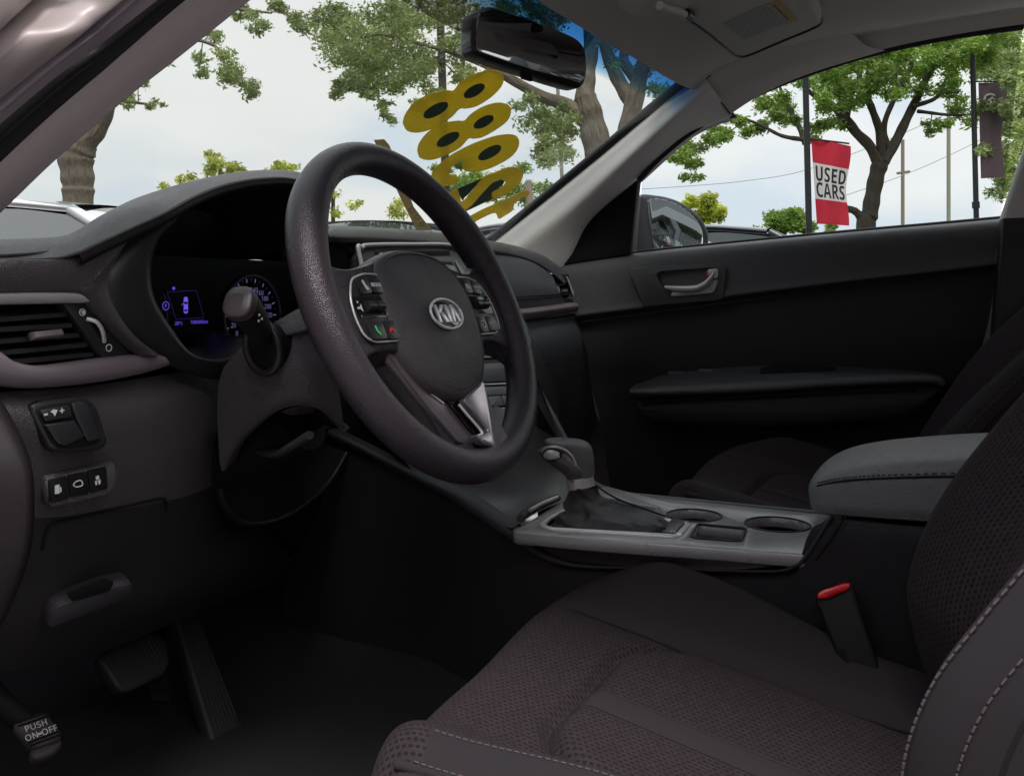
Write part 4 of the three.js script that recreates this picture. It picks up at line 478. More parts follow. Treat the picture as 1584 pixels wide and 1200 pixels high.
  for (const s of [-1, 1]) mesh('horn_mark', tube([V(s * 0.034 - 0.004, 0.018, 0.0143), V(s * 0.034, 0.016, 0.0143), V(s * 0.034 + 0.004, 0.019, 0.0143)], 0.0006, { n: 10, s: 6, up: ZN }), M.black, hub);
  // oval emblem with raised letters
  const el = (a, b, z, y0) => { const L = []; for (let i = 0; i < 48; i++) { const t = i / 48 * 2 * Math.PI; L.push(V(Math.cos(t) * a, y0 + Math.sin(t) * b, z)); } return L; };
  const ey = -0.016, em = mesh('emblem', plate(el(0.030, 0.0165, 0.0165, ey), ZN, 0.0035, { bevel: 0.001 }), S([0.012, 0.014, 0.03], 0.12, { clearcoat: 1 }), w, 'oval emblem with a bright rim and raised letters');
  mesh('emblem_rim', tube(el(0.030, 0.0165, 0.0198, ey), 0.0016, { closed: true, n: 96, s: 8, up: ZN }), M.chrome, em);
  const letM = S([0.82, 0.82, 0.84], 0.28, { metalness: 0.5 }), br = (pts) => plate(pts.map(([x, y]) => V(x, y + ey, 0.0202)), ZN, 0.0012, { bevel: 0.0004 });
  const H = 0.0098;
  mesh('emblem_letter', [br([[-0.021, H], [-0.0165, H], [-0.0165, -H], [-0.021, -H]]), br([[-0.0166, 0.0015], [-0.0085, H], [-0.003, H], [-0.0125, 0.0]]), br([[-0.0140, 0.0012], [-0.0100, 0.0045], [-0.0020, -H], [-0.0080, -H]])], letM, em);
  mesh('emblem_letter', [br([[-0.001, H], [0.0036, H], [0.0036, -H], [-0.001, -H]])], letM, em);
  mesh('emblem_letter', [br([[0.0058, -H], [0.0105, H], [0.0155, H], [0.0105, -H]]), br([[0.0112, H], [0.0155, H], [0.0215, -H], [0.0168, -H]])], letM, em);
  // lower spoke: bright tongue, darker arm along the airbag cover, black slot between them
  const wl = (h) => (p, q) => { const P = PL(p, q, WC.clone().addScaledVector(n, h), n).sub(WC); return V(P.x, P.dot(y2), h); };
  mesh('lower_spoke', plate(trace([[740, 592], [749, 622], [763, 650], [778, 679], [776, 690], [761, 696], [740, 690], [727, 675], [740, 676], [748, 669], [724, 640], [709, 622], [718, 612], [731, 601]], wl(0.004)), ZN, 0.007, { bevel: 0.002, round: 0.004, seg: 4 }), S([0.46, 0.42, 0.46], 0.27, { metalness: 0.85 }), w, 'bright satin metal tongue of the lower spoke');
  mesh('slot_edge', tube(trace([[710, 626], [724, 643], [745, 668], [740, 674]], wl(0.011)), 0.0014, { n: 30, s: 8, up: ZN }), M.chrome, w);
  mesh('lower_arm', plate(trace([[604, 528], [612, 530], [634, 568], [660, 602], [688, 625], [716, 656], [738, 686], [728, 692], [704, 685], [664, 640], [616, 578], [588, 540]], wl(-0.008)), ZN, 0.008, { bevel: 0.002, round: 0.004, lift: -0.004 }), S([0.20, 0.165, 0.19], 0.32, { metalness: 0.6 }), w, 'dark satin arm of the lower spoke');
  mesh('arm_edge', tube(trace([[609, 529], [632, 567], [658, 601], [686, 624]], wl(-0.003)), 0.0009, { n: 30, s: 6, up: ZN }), M.chrome, w);
  mesh('slot', plate(trace([[684, 620], [708, 620], [748, 668], [738, 678], [722, 668]], wl(-0.006)), ZN, 0.004, { bevel: 0.001 }), M.gloss, w);
  mesh('lower_spoke_back', plate(sym([[0, -0.172], [0.028, -0.170], [0.042, -0.156], [0.050, -0.125], [0.066, -0.09], [0.086, -0.055], [0.084, -0.035]]).map(([x, y]) => V(x, y, -0.004)), ZN, 0.022, { bevel: 0.004, round: 0.012, lift: -0.026 }), S([0.022, 0.018, 0.022], 0.36), w);
  mesh('foot_pad', plate(sym([[0, -0.178], [0.028, -0.174], [0.044, -0.156], [0.046, -0.146], [0, -0.146]]).map(([x, y]) => V(x, y, 0)), ZN, 0.022, { bevel: 0.006, round: 0.012, seg: 3, lift: -0.023 }), M.rim, w);
}
// steering column with shroud, ring for the stalk, tilt lever
{
  const c = thing('steering_column', 'dark steering column shroud behind the wheel with a tilt lever below', 'steering column', WC.toArray()); c.rotation.x = -WT; LOCAL.add(c);
  const sec = (z, a, b, y0, k = 3) => { const L = []; for (let i = 0; i < 24; i++) { const t = i / 24 * 2 * Math.PI, p = (v) => Math.sign(v) * Math.abs(v) ** (2 / k); L.push(V(a * p(Math.cos(t)), y0 + b * p(Math.sin(t)), z)); } return L; };
  mesh('shroud', loft([sec(-0.060, 0.01, 0.01, -0.01), sec(-0.060, 0.044, 0.034, -0.002), sec(-0.068, 0.053, 0.041, -0.002), sec(-0.10, 0.058, 0.043, -0.002), sec(-0.14, 0.058, 0.042, -0.004), sec(-0.19, 0.054, 0.038, -0.008)], { closed: true, nu: 60, nv: 50 }), M.dash, c);
  mesh('column_tube', tube([V(0, -0.05, -0.2), V(0, -0.055, -0.45)], 0.035, { n: 6, s: 16 }), M.black, c);
  const toL = (p) => { const d = p.clone().sub(WC); return V(d.x, d.y * Math.cos(WT) - d.z * Math.sin(WT), d.y * Math.sin(WT) + d.z * Math.cos(WT)); };
  const cc = toL(X(408, 538, -0.476));
  mesh('stalk_ring', tube(Array.from({ length: 24 }, (_, i) => { const a = i / 24 * 2 * Math.PI; return V(cc.x - 0.002, cc.y + Math.cos(a) * 0.026, cc.z + Math.sin(a) * 0.021); }), 0.004, { closed: true, n: 60, s: 10, up: V(1, 0, 0) }), M.smooth, c);
  mesh('stalk_socket', tube([V(cc.x + 0.03, cc.y, cc.z), V(cc.x - 0.001, cc.y, cc.z)], (t) => [0.022, 0.026], { n: 4, s: 24 }), M.black, c);
  mesh('tilt_lever', tube([[400, 692, -0.40], [416, 700, -0.415], [432, 701, -0.43], [448, 692, -0.445], [478, 673, -0.455]].map((a) => toL(X(...a))), (t) => [0.009 - 0.003 * t, 0.0045], { n: 40, s: 12 }), S([0.10, 0.095, 0.10], 0.3, { metalness: 0.4 }), c);
}
{
  const tip = X(371, 470, -0.535), base = X(410, 545, -0.455), s = thing('turn_signal_stalk', 'black turn signal and light stalk left of the steering wheel', 'stalk', base.toArray());
  const P = [base, X(405, 527, -0.475), X(398, 505, -0.495), X(386, 486, -0.515), X(376, 475, -0.528)];
  mesh('arm', tube(P, (t) => [0.0105 + 0.0045 * t ** 1.5, 0.011 + 0.0055 * t ** 1.2], { n: 40, s: 24, sq: 0.75 }), S([0.014, 0.014, 0.015], 0.4), s);
  const d = P[4].clone().sub(P[3]).normalize();
  mesh('end_knob', tube([P[4].clone().addScaledVector(d, 0.002), P[4].clone().addScaledVector(d, 0.008), P[4].clone().addScaledVector(d, 0.013), P[4].clone().addScaledVector(d, 0.0155)], (t) => { const k = t < 0.5 ? 1 : 1 - 0.55 * ((t - 0.5) / 0.5) ** 2; return [0.0152 * k, 0.0166 * k]; }, { n: 24, s: 24, sq: 0.75 }), S([0.075, 0.06, 0.066], 0.45, { roughnessMap: roughTex }), s, 'greyish end knob of the stalk');
  const pn = V(-0.42, 0.1, 0.9).normalize(), sy = (p, q) => X(p, q, -0.524).addScaledVector(pn, 0.006);
  mesh('light_symbol', [tube(Array.from({ length: 12 }, (_, i) => sy(386 + Math.cos(i * 0.524) * 2.4, 478 + Math.sin(i * 0.524) * 3)), 0.0005, { closed: true, n: 20, s: 5, up: pn }), ...[[386, 472], [386, 484], [382, 478], [390, 478]].map(([p, q]) => box(0.0012, 0.0022, 0.0008, 0.0003, sy(p, q).toArray())), ...[[397, 488], [401, 494], [396, 497]].map(([p, q]) => box(0.002, 0.0022, 0.0008, 0.0003, sy(p, q).toArray()))], M.print, s);
}
// pedals
{
  const n = V(-0.1, 0.55, 0.83).normalize();
  const pd = (list, z) => { const o = Z(list[0][0], list[0][1], z); return trace(list, (p, q) => PL(p, q, o, n)); };
  const ridge = (A, B, C, D, k, N, t, ins = 0.08) => { const L = []; for (let i = 0; i < N; i++) { const u = ins + (1 - 2 * ins) * (i + 0.5) / N; const a = A.clone().lerp(B, u).lerp(D.clone().lerp(C, u), 0.1), b = D.clone().lerp(C, u).lerp(A.clone().lerp(B, u), 0.1); L.push(tube([a.addScaledVector(n, k), b.addScaledVector(n, k)], t, { n: 4, s: 6, up: n })); } return L; };
  const rub = S([0.03, 0.027, 0.028], 0.6);
  const b = pd([[150, 1016], [172, 1000], [240, 976], [258, 990], [263, 1024], [256, 1042], [196, 1070], [184, 1066]], -0.455), bt = thing('brake_pedal', 'wide black brake pedal with ribbed rubber face under the dashboard', 'pedal', b[0].toArray());
  mesh('pad', plate(b, n, 0.016, { bevel: 0.004, round: 0.01, lift: -0.016, seg: 3 }), rub, bt); mesh('rubber_rib', ridge(b[0], b[2], b[4], b[7], 0.0004, 13, 0.0013), rub, bt);
  mesh('arm', tube([Z(238, 1045, -0.47), Z(240, 1000, -0.56), Z(246, 930, -0.62)], 0.012, { n: 10 }), M.black, bt); mesh('foot_bracket', plate(pd([[226, 1052], [256, 1040], [266, 1075], [262, 1086], [234, 1084]], -0.475), n, 0.012, { bevel: 0.003, lift: -0.01 }), M.matte, bt);
  const a = pd([[268, 948], [300, 936], [382, 1134], [334, 1168]], -0.49), at = thing('accelerator_pedal', 'long black floor-hinged accelerator pedal with lengthwise ribs', 'pedal', a[3].toArray());
  mesh('pad', plate(a, n, 0.018, { bevel: 0.004, round: 0.012, lift: -0.018, seg: 3 }), rub, at); { const L = []; for (let i = 0; i < 7; i++) { const u = 0.22 + 0.66 * i / 6; L.push(tube([a[0].clone().lerp(a[1], u).lerp(a[3].clone().lerp(a[2], u), 0.03).addScaledVector(n, 0.0006), a[0].clone().lerp(a[1], u).lerp(a[3].clone().lerp(a[2], u), 0.86).addScaledVector(n, 0.0006)], 0.0015, { n: 8, s: 6, up: n })); } mesh('rubber_rib', L, rub, at); }
  mesh('side_edge', tube([Z(305, 1062, -0.47), Z(322, 1095, -0.455), Z(330, 1130, -0.445), Z(336, 1166, -0.44)], 0.0025, { n: 20 }), M.smooth, at);
  const n2 = V(-0.25, 0.75, 0.62).normalize(), o = Z(58, 1130, -0.38), P = (l) => (p, q) => PL(p, q, o.clone().addScaledVector(n2, l), n2);
  const k = thing('parking_brake_pedal', 'small black parking brake pedal with white push on off lettering', 'pedal', o.toArray());
  mesh('pad', plate(trace([[20, 1120], [30, 1112], [66, 1099], [74, 1104], [95, 1132], [94, 1142], [56, 1155], [46, 1152]], P(0)), n2, 0.012, { bevel: 0.004, round: 0.006, lift: -0.012, seg: 3 }), S([0.05, 0.043, 0.045], 0.55), k);
  mesh('front_lip', plate(trace([[45, 1158], [94, 1140], [96, 1152], [82, 1166], [50, 1175]], P(-0.006)), n2, 0.012, { bevel: 0.004, round: 0.006, lift: -0.012, seg: 3 }), S([0.05, 0.043, 0.045], 0.55), k);
  for (const l of [[[24, 1118], [70, 1102]], [[27, 1123], [74, 1107]], [[43, 1149], [90, 1131]], [[46, 1153], [94, 1136]]]) mesh('groove', tube(trace(l, P(0.0004)), 0.0012, { n: 6, s: 6, up: n2 }), M.black, k);
  const e1 = P(0)(80, 1115).sub(P(0)(40, 1130)).normalize(), e2 = n2.clone().cross(e1);
  mesh('lettering', [letters('PUSH', 0.0066, 0.0004, P(0.0004)(55, 1122), e1, e2, fontR), letters('ON', 0.0066, 0.0004, P(0.0004)(48, 1139), e1, e2, fontR), letters('OFF', 0.0066, 0.0004, P(0.0004)(76, 1129), e1, e2, fontR), plate(trace([[57.5, 1135.5], [60, 1132], [60, 1134], [62, 1133.4], [62, 1131.4], [65, 1133], [62.4, 1137], [62.4, 1135], [60.4, 1135.6], [60.4, 1137.6]], P(0.0004)), n2, 0.0004, { bevel: 0 })], M.white, k);
  mesh('arm', tube([P(-0.012)(40, 1120), Z(-20, 1060, -0.44), Z(-60, 960, -0.55)], 0.012, { n: 14 }), M.black, k);
}
// ---------- centre console
{
  const c = thing('centre_console', 'dark satin centre console with cup holders between the front seats', 'centre console', [0, 0.3, 0.15]);
  const n = V(0, 1, 0), y0 = 0.596, P = (l) => (p, q) => Y(p, q, y0 + l);
  const top = [[790, 822], [928, 834], [1056, 843], [1147, 850], [1252, 858], [1286, 796], [1000, 767], [915, 745], [862, 778]], hole = (L) => trace(L, P(0));
  const ell = (cx, cy, a, b, N = 26) => Array.from({ length: N }, (_, i) => [cx + Math.cos(i / N * 6.2832) * a, cy + Math.sin(i / N * 6.2832) * b]);
  const cups = [[Y(1074, 797, y0), 0.0345], [Y(1203, 811, y0), 0.039]];
  const circ = ([m, R]) => Array.from({ length: 32 }, (_, i) => V(m.x + Math.cos(i / 32 * 6.2832) * R, y0, m.z - Math.sin(i / 32 * 6.2832) * R));
  const tray = hole([[1068, 832], [1080, 811], [1155, 818], [1146, 838]]), slotH = hole([[966, 783], [978, 778], [1020, 784], [1000, 790]]);
  const ringH = hole([[843, 811], [854, 801], [883, 787], [960, 790], [1054, 808], [1040, 826], [854, 816]]);
  mesh('top_plate', plate(trace(top, P(0)), n, 0.012, { bevel: 0.004, seg: 4, round: 0.012, lift: -0.012, holes: [circ(cups[0]), circ(cups[1]), tray, slotH, ringH] }), M.console, c);
  { const sa = [[793, 821], [840, 826], [880, 830], [1000, 839], [1120, 848], [1248, 858]].map(([p, q]) => Y(p, q, y0 - 0.005)), sb = [[800, 820, -0.149], [838, 849, -0.154], [878, 867, -0.156], [1000, 877, -0.1465], [1120, 881, -0.1365], [1228, 873, -0.128]].map((a) => X(...a)); mesh('plate_skirt', loft([off(sa, 0.012, 0.003, 0), sa, sa.map((p, i) => p.clone().lerp(sb[i], 0.12).add(V(-0.003, 0, 0))), sa.map((p, i) => p.clone().lerp(sb[i], 0.6).add(V(-0.002, 0, 0))), sb], { nu: 50, nv: 24 }), S([0.05, 0.043, 0.047], 0.42, { roughnessMap: roughTex }), c); }
  for (const k of cups) { const L = (y, r) => Array.from({ length: 32 }, (_, i) => V(k[0].x + Math.cos(i / 32 * 6.2832) * r, y, k[0].z - Math.sin(i / 32 * 6.2832) * r)); const cu = mesh('cup_holder', loft([L(y0 - 0.004, k[1] + 0.004), L(y0 - 0.012, k[1]), L(y0 - 0.075, k[1] - 0.003), L(y0 - 0.077, 0.002)], { closed: true, nu: 48, lv: true }), M.deepBlack, c); mesh('rim', tube(L(y0 + 0.0003, k[1] + 0.001), 0.0011, { closed: true, n: 64, s: 8 }), M.smooth, cu); }
  mesh('tray', loft([tray, off(tray, 0.004, -0.03, 0), tray.map((p) => p.clone().lerp(tray[0].clone().lerp(tray[2], 0.5), 0.98).add(V(0, -0.03, 0)))], { closed: true, nu: 40, lv: true }), M.deepBlack, c);
  mesh('tray_edge', tube(roundPoly(tray.map((p) => new THREE.Vector2(p.x, p.z)), 0.008).map((p) => V(p.x, y0 + 0.0006, p.y)), 0.0016, { closed: true, n: 80, s: 6 }), M.smooth, c);
  const ring = trace([[838, 813], [848, 803], [880, 786], [1066, 810], [1048, 830], [852, 819]], P(0.001));
  mesh('shift_surround', tube(roundPoly(ring.map((p) => new THREE.Vector2(p.x, p.z)), 0.012).map((p) => V(p.x, y0 + 0.001, p.y)), (t) => [0.0042, 0.003], { closed: true, n: 140, s: 10 }), M.chrome, c);
  mesh('shift_plate', plate(off(ring, 0, -0.006, 0), n, 0.003, { bevel: 0.0005 }), M.gloss, c);
  const e1 = P(0)(1000, 826).sub(P(0)(860, 818)).normalize(), e2 = V(e1.z, 0, -e1.x);
  mesh('gear_lettering', ['R', 'N', 'D'].map((s, i) => letters(s, 0.008, 0.0004, P(-0.002)(876 + 13 * i, 811 + 1.0 * i), e1, e2)), S([0.35, 0.05, 0.05], 0.5), c);
  mesh('brake_button', plate(trace([[1022, 827], [1040, 806], [1060, 810], [1044, 829]], P(0.0005)), n, 0.004, { bevel: 0.001, round: 0.004 }), S([0.06, 0.063, 0.066], 0.4), c);
  mesh('button_symbol', letters('(P)', 0.005, 0.0004, P(0.0046)(1040, 822), e1, e2), M.print, c);
  // forward panel rising to the stack, pull tab, left and right rails, side walls
  mesh('front_panel', loft([[Y(792, 817, y0 - 0.004), Y(836, 790, y0 - 0.004), Y(880, 772, y0 - 0.004), Y(918, 752, y0 - 0.004)], [X(740, 798, -0.13), X(790, 765, -0.05), X(838, 742, 0.02), X(890, 724, 0.09)], [X(650, 742, -0.13), X(720, 712, -0.06), X(790, 690, 0.02), X(862, 680, 0.09)], [V(-0.13, 0.70, -0.235), V(-0.06, 0.71, -0.24), V(0.02, 0.72, -0.245), V(0.10, 0.74, -0.25)]], { nu: 24, nv: 24 }), S([0.05, 0.048, 0.052], 0.46, { roughnessMap: roughTex }), c);
  mesh('compartment_pull', tube([[806, 802], [816, 791], [840, 780], [862, 770]].map(([p, q]) => Y(p, q, y0 + 0.006)), (t) => [0.006, 0.005], { n: 30 }), M.smooth, c);
  mesh('pull_edge', tube([[820, 789], [840, 778], [862, 769]].map(([p, q]) => Y(p, q, y0 + 0.011)), 0.0026, { n: 20 }), M.silver, c);
  const rail = [[430, 640, -0.13], [540, 690, -0.132], [640, 742, -0.135], [690, 768, -0.142], [740, 802, -0.15], [790, 836, -0.156], [832, 862, -0.160], [864, 874, -0.161], [905, 880, -0.160], [1000, 882, -0.15], [1120, 886, -0.14], [1200, 887, -0.134], [1230, 880, -0.132], [1252, 862, -0.130], [1290, 800, -0.128]].map((a) => X(...a));
  const up = [[450, 634, -0.125], [560, 686, -0.127], [660, 738, -0.13], [720, 764, -0.136], [770, 796, -0.143], [800, 818, -0.148], [838, 848, -0.154], [876, 866, -0.156], [910, 873, -0.155], [1000, 876, -0.146], [1120, 880, -0.136], [1200, 881, -0.13], [1226, 873, -0.128], [1245, 856, -0.126], [1284, 796, -0.124]].map((a) => X(...a));
  mesh('side_rail', loft([off(up, 0.02, -0.003, 0), up, up.map((p, i) => p.clone().lerp(rail[i], 0.5).add(V(-0.005, 0.002, 0))), rail, off(rail, 0.012, -0.006, 0)], { nu: 90, nv: 20 }), S([0.04, 0.037, 0.045], 0.5, { bumpMap: grainTex, bumpScale: 0.0002 }), c);
  const low = rail.map((p) => V(p.x + 0.012, 0.30, p.z));
  mesh('side_wall', loft([off(rail, 0.008, 0.0, 0), rail.map((p) => V(p.x + 0.006, p.y - 0.05, p.z)), low], { nu: 60, nv: 16 }), M.consoleSide, c);
  mesh('side_wall', loft([[V(-0.122, 0.636, 0.352), V(-0.122, 0.638, 0.5), V(-0.122, 0.64, 0.9)], [V(-0.130, 0.59, 0.325), V(-0.130, 0.60, 0.5), V(-0.13, 0.60, 0.9)], [V(-0.126, 0.30, 0.27), V(-0.126, 0.30, 0.5), V(-0.128, 0.30, 0.9)]], { nu: 20, nv: 12 }), M.consoleSide, c);
  mesh('seam_line', tube([[1310, 797], [1286, 832], [1262, 866]].map(([p, q]) => X(p, q, -0.1312)), 0.0012, { n: 20, s: 6 }), M.seam, c);
  mesh('rear_box', box(0.225, 0.32, 0.52, 0.02, [-0.006, 0.472, 0.615]), M.consoleSide, c);
  const rr0 = [[826, 588, 0.115], [846, 624, 0.115], [870, 668, 0.115], [896, 718, 0.115], [920, 748, 0.115], [960, 763, 0.114], [1000, 768, 0.113], [1100, 778, 0.11], [1200, 788, 0.107], [1286, 796, 0.104]].map((a) => X(...a));
  mesh('side_rail', loft([off(rr0, -0.016, -0.012, 0), off(rr0, -0.008, 0.0, 0), rr0.map((p) => p.clone().add(V(0, 0.004, 0))), off(rr0, 0.01, -0.002, 0), off(rr0, 0.016, -0.02, 0)], { nu: 80, nv: 20 }), S([0.10, 0.098, 0.104], 0.4), c);
  mesh('side_wall', loft([off(rr0, 0.014, -0.01, 0), rr0.map((p) => V(p.x + 0.014, 0.30, p.z))], { nu: 40, lv: true }), M.consoleSide, c);
  mesh('stack_cheek', loft([[X(816, 548, 0.10), X(836, 598, 0.09), X(852, 640, 0.08), X(868, 690, 0.08)], [X(826, 586, 0.115), X(846, 628, 0.115), X(872, 676, 0.115), X(896, 722, 0.115)]], { nu: 20, lv: true }), S([0.05, 0.05, 0.054], 0.45), c);
}
// gear selector
{
  const b = V(-0.035, 0.596, 0.06), g = thing('gear_selector', 'automatic gear selector with leather knob, satin collar and creased boot', 'gear selector', b.toArray());
  const x = -0.055;
  const K = (p, q, dx = 0) => X(p, q, x + dx);
  // boot: from the surround up to the collar with leather folds
  const ringB = roundPoly([[852, 815], [866, 797], [905, 787], [1040, 806], [1028, 826], [900, 820]].map(([p, q]) => Y(p, q, 0.598)).map((p) => new THREE.Vector2(p.x, p.z)), 0.02).map((p) => V(p.x, 0.598, p.y));
  const circ2 = (c, r, dy) => ringB.map((p) => { const d = V(p.x - ringC.x, 0, p.z - ringC.z).normalize(); return c.clone().add(V(d.x * r, dy * d.z, d.z * r)); });
  const ringC = ringB.reduce((a, p) => a.add(p), V(0, 0, 0)).multiplyScalar(1 / ringB.length);
  const neck = K(903, 760), mid = (k, y, r) => circ2(V(ringC.x + (neck.x - ringC.x) * k, y, ringC.z + (neck.z - ringC.z) * k), r, 0);
  const bootG = loft([ringB, ringB.map((p) => p.clone().lerp(ringC, 0.08).add(V(0, 0.006, 0))), ringB.map((p) => p.clone().lerp(ringC, 0.3).add(V(0.0, 0.012, -0.005))), mid(0.62, 0.613, 0.040), mid(0.86, 0.6165, 0.028), mid(1, neck.y - 0.003, 0.0205), mid(1, neck.y + 0.007, 0.0185)], { closed: true, nu: 120, nv: 80 });
  { const p = bootG.attributes.position; for (let i = 0; i < p.count; i++) { const X0 = p.getX(i), Y0 = p.getY(i), Z0 = p.getZ(i), h = (Y0 - 0.598) / 0.05, k = Math.max(0, Math.min(1, h * 5)) * Math.max(0, Math.min(1, (0.62 - h) * 5)); const w = Math.sin((Y0 * 260 + Z0 * 95 + X0 * 60) + 2.2 * noise.noise(X0 * 30, Y0 * 30, Z0 * 30)) * 0.004 + 0.006 * noise.noise(X0 * 38, Y0 * 50, Z0 * 38); const dx = X0 - ringC.x, dz = Z0 - ringC.z, l = Math.hypot(dx, dz) || 1; p.setXYZ(i, X0 + dx / l * w * k, Y0 + w * 0.6 * k, Z0 + dz / l * w * k); } bootG.computeVertexNormals(); }
  mesh('boot', bootG, S([0.036, 0.033, 0.036], 0.36, { bumpMap: grainTex, bumpScale: 0.0003 }), g);
  for (const d of [0, 0.006]) mesh('boot_stitching', tube([K(925, 760, 0.0 - d), K(950, 776, -d), K(985, 790, -0.01 - d), K(1030, 806, -0.02 - d)].map((p) => p.add(V(0, 0.006, 0))), 0.0012, { n: 30, s: 6 }), M.seam, g);
  mesh('collar', tube([K(900, 754), K(897, 738)], (t) => [0.0185, 0.0185], { n: 6, s: 24, up: V(1, 0, 0) }), M.silver, g);
  mesh('stem', tube([K(897, 742), K(888, 715), K(878, 690)], (t) => [0.0165 - 0.002 * Math.sin(t * 3), 0.0185], { n: 20, s: 24, up: V(1, 0, 0) }), M.satinDark, g);
  // knob: leather back, satin front face with the release button
  const sec = (p, q, a, bb, tilt) => { const c = K(p, q), L = []; for (let i = 0; i < 24; i++) { const t = i / 24 * 2 * Math.PI, sg = (v) => Math.sign(v) * Math.abs(v) ** 0.8; L.push(c.clone().add(V(sg(Math.cos(t)) * a, sg(Math.sin(t)) * bb * Math.sin(tilt), sg(Math.sin(t)) * bb * Math.cos(tilt)))); } return L; };
  mesh('knob', loft([sec(903, 738, 0.010, 0.010, 0.1), sec(902, 736, 0.0165, 0.014, 0.1), sec(899, 718, 0.018, 0.0165, 0.1), sec(891, 702, 0.0215, 0.022, 0.05), sec(881, 690, 0.0235, 0.0285, 0.0), sec(875, 683, 0.0225, 0.0275, 0), sec(872, 679.5, 0.015, 0.021, 0), sec(872, 678.8, 0.002, 0.002, 0)], { closed: true, nu: 48, nv: 48 }), M.leather, g);
  const faceM = S([0.13, 0.12, 0.127], 0.3, { metalness: 0.4 }), shift = (L, a, b, c2) => L.map((p) => p.clone().add(V(a, b, c2)));
  mesh('front_face', loft([[898, 740, 0.014, 0.013], [895, 731, 0.0175, 0.018], [888, 721, 0.0200, 0.0235], [878, 711, 0.0222, 0.0275], [871, 703, 0.0228, 0.0290], [868, 696, 0.0215, 0.0275], [868, 692, 0.015, 0.019], [868, 691.5, 0.002, 0.002]].map((a) => shift(sec(...a, 0), -0.0035, 0, -0.002)), { closed: true, nu: 48, nv: 40 }), faceM, g);
  mesh('face_line', tube([K(838, 699, -0.020), K(845, 692.5, -0.0255), K(860, 691.5, -0.0275), K(876, 697, -0.026), K(887, 709, -0.022), K(892, 724, -0.018)], 0.0017, { n: 40, s: 8 }), M.silver, g);
  mesh('button_surround', tube([K(841, 705, -0.022), K(852, 703.5, -0.0245), K(869, 704.5, -0.0235)], (t) => [0.005 * Math.sin(Math.PI * (0.12 + 0.76 * t)) + 0.0015, 0.0072 * Math.sin(Math.PI * (0.12 + 0.76 * t)) + 0.0015], { n: 24, s: 16 }), M.black, g);
  mesh('release_button', tube([K(843, 705, -0.0255), K(852, 703.5, -0.0285), K(866, 704, -0.0275)], (t) => [0.0045 * Math.sin(Math.PI * (0.15 + 0.7 * t)) + 0.001, 0.0058 * Math.sin(Math.PI * (0.15 + 0.7 * t)) + 0.001], { n: 24, s: 16 }), M.silver, g);
}
// centre armrest
{
  const cc = scene.getObjectByName('centre_console');
  const st = [[0.318, 0.02, 0.640, 0.645], [0.322, 0.07, 0.634, 0.664], [0.335, 0.092, 0.633, 0.680], [0.365, 0.103, 0.634, 0.695], [0.42, 0.108, 0.636, 0.708], [0.52, 0.110, 0.640, 0.722], [0.64, 0.110, 0.642, 0.730], [0.80, 0.110, 0.642, 0.732], [0.86, 0.108, 0.642, 0.726], [0.868, 0.02, 0.66, 0.70]];
  const sec = ([z, w, b, t]) => { const L = [], h = t - b; for (const [x, y] of [[-0.85, 0], [-0.98, 0.1], [-1.0, 0.4], [-0.99, 0.66], [-0.93, 0.80], [-0.80, 0.90], [-0.5, 0.97], [0, 1], [0.5, 0.97], [0.80, 0.90], [0.93, 0.80], [0.99, 0.66], [1.0, 0.4], [0.98, 0.1], [0.85, 0], [0, 0]]) L.push(V(0.005 + x * w, b + y * h, z + (1 - y) * 0.004)); return L; };
  const a = mesh('armrest_lid', loft(st.map(sec), { closed: true, nu: 96, nv: 70 }), S([0.21, 0.215, 0.223], 0.44, { bumpMap: grainTex, bumpScale: 0.0005, roughnessMap: roughTex }), cc, 'padded grey leather armrest lid');
  const S1 = st.slice(2, 9).map(sec).map((L) => L[3]);
  mesh('seam', tube(S1.map((p) => p.clone().add(V(-0.0006, 0.001, 0))), 0.0012, { n: 60, s: 6 }), M.seam, a);
  const st2 = []; for (let i = 0; i < 60; i++) { const p = crv(S1, (i + 0.2) / 70), q = crv(S1, (i + 0.75) / 70); st2.push(tube([p.add(V(-0.001, 0.0046, 0)), q.add(V(-0.001, 0.0046, 0))], 0.0008, { n: 2, s: 5 })); } mesh('stitching', st2, M.smooth, a);
}
{ // seat belt buckle
  const t = thing('seat_belt_buckle', 'black seat belt buckle with a bright red release button', 'seat belt buckle', [-0.155, 0.47, 0.40]);
  const n = V(-0.93, 0.30, 0.15).normalize(), o = X(1290, 915, -0.158), P = (l) => (p, q) => PL(p, q, o.clone().addScaledVector(n, l), n);
  mesh('body', plate(trace([[1262, 921], [1319, 902], [1328, 930], [1366, 1046], [1312, 1058], [1264, 935]], P(-0.004)), n, 0.022, { bevel: 0.004, round: 0.006, lift: -0.018, seg: 3 }), S([0.003, 0.003, 0.0033], 0.6), t);
  mesh('release_button', plate(trace([[1264, 920], [1270, 914], [1306, 901], [1318, 902], [1314, 912], [1280, 926], [1266, 927]], P(0)), n, 0.011, { bevel: 0.004, round: 0.004, lift: -0.004, seg: 4 }), M.red, t);
  mesh('stalk', tube([P(-0.012)(1310, 1000), P(-0.012)(1350, 1080)], (k) => [0.016, 0.006], { n: 8 }), M.black, t);
}
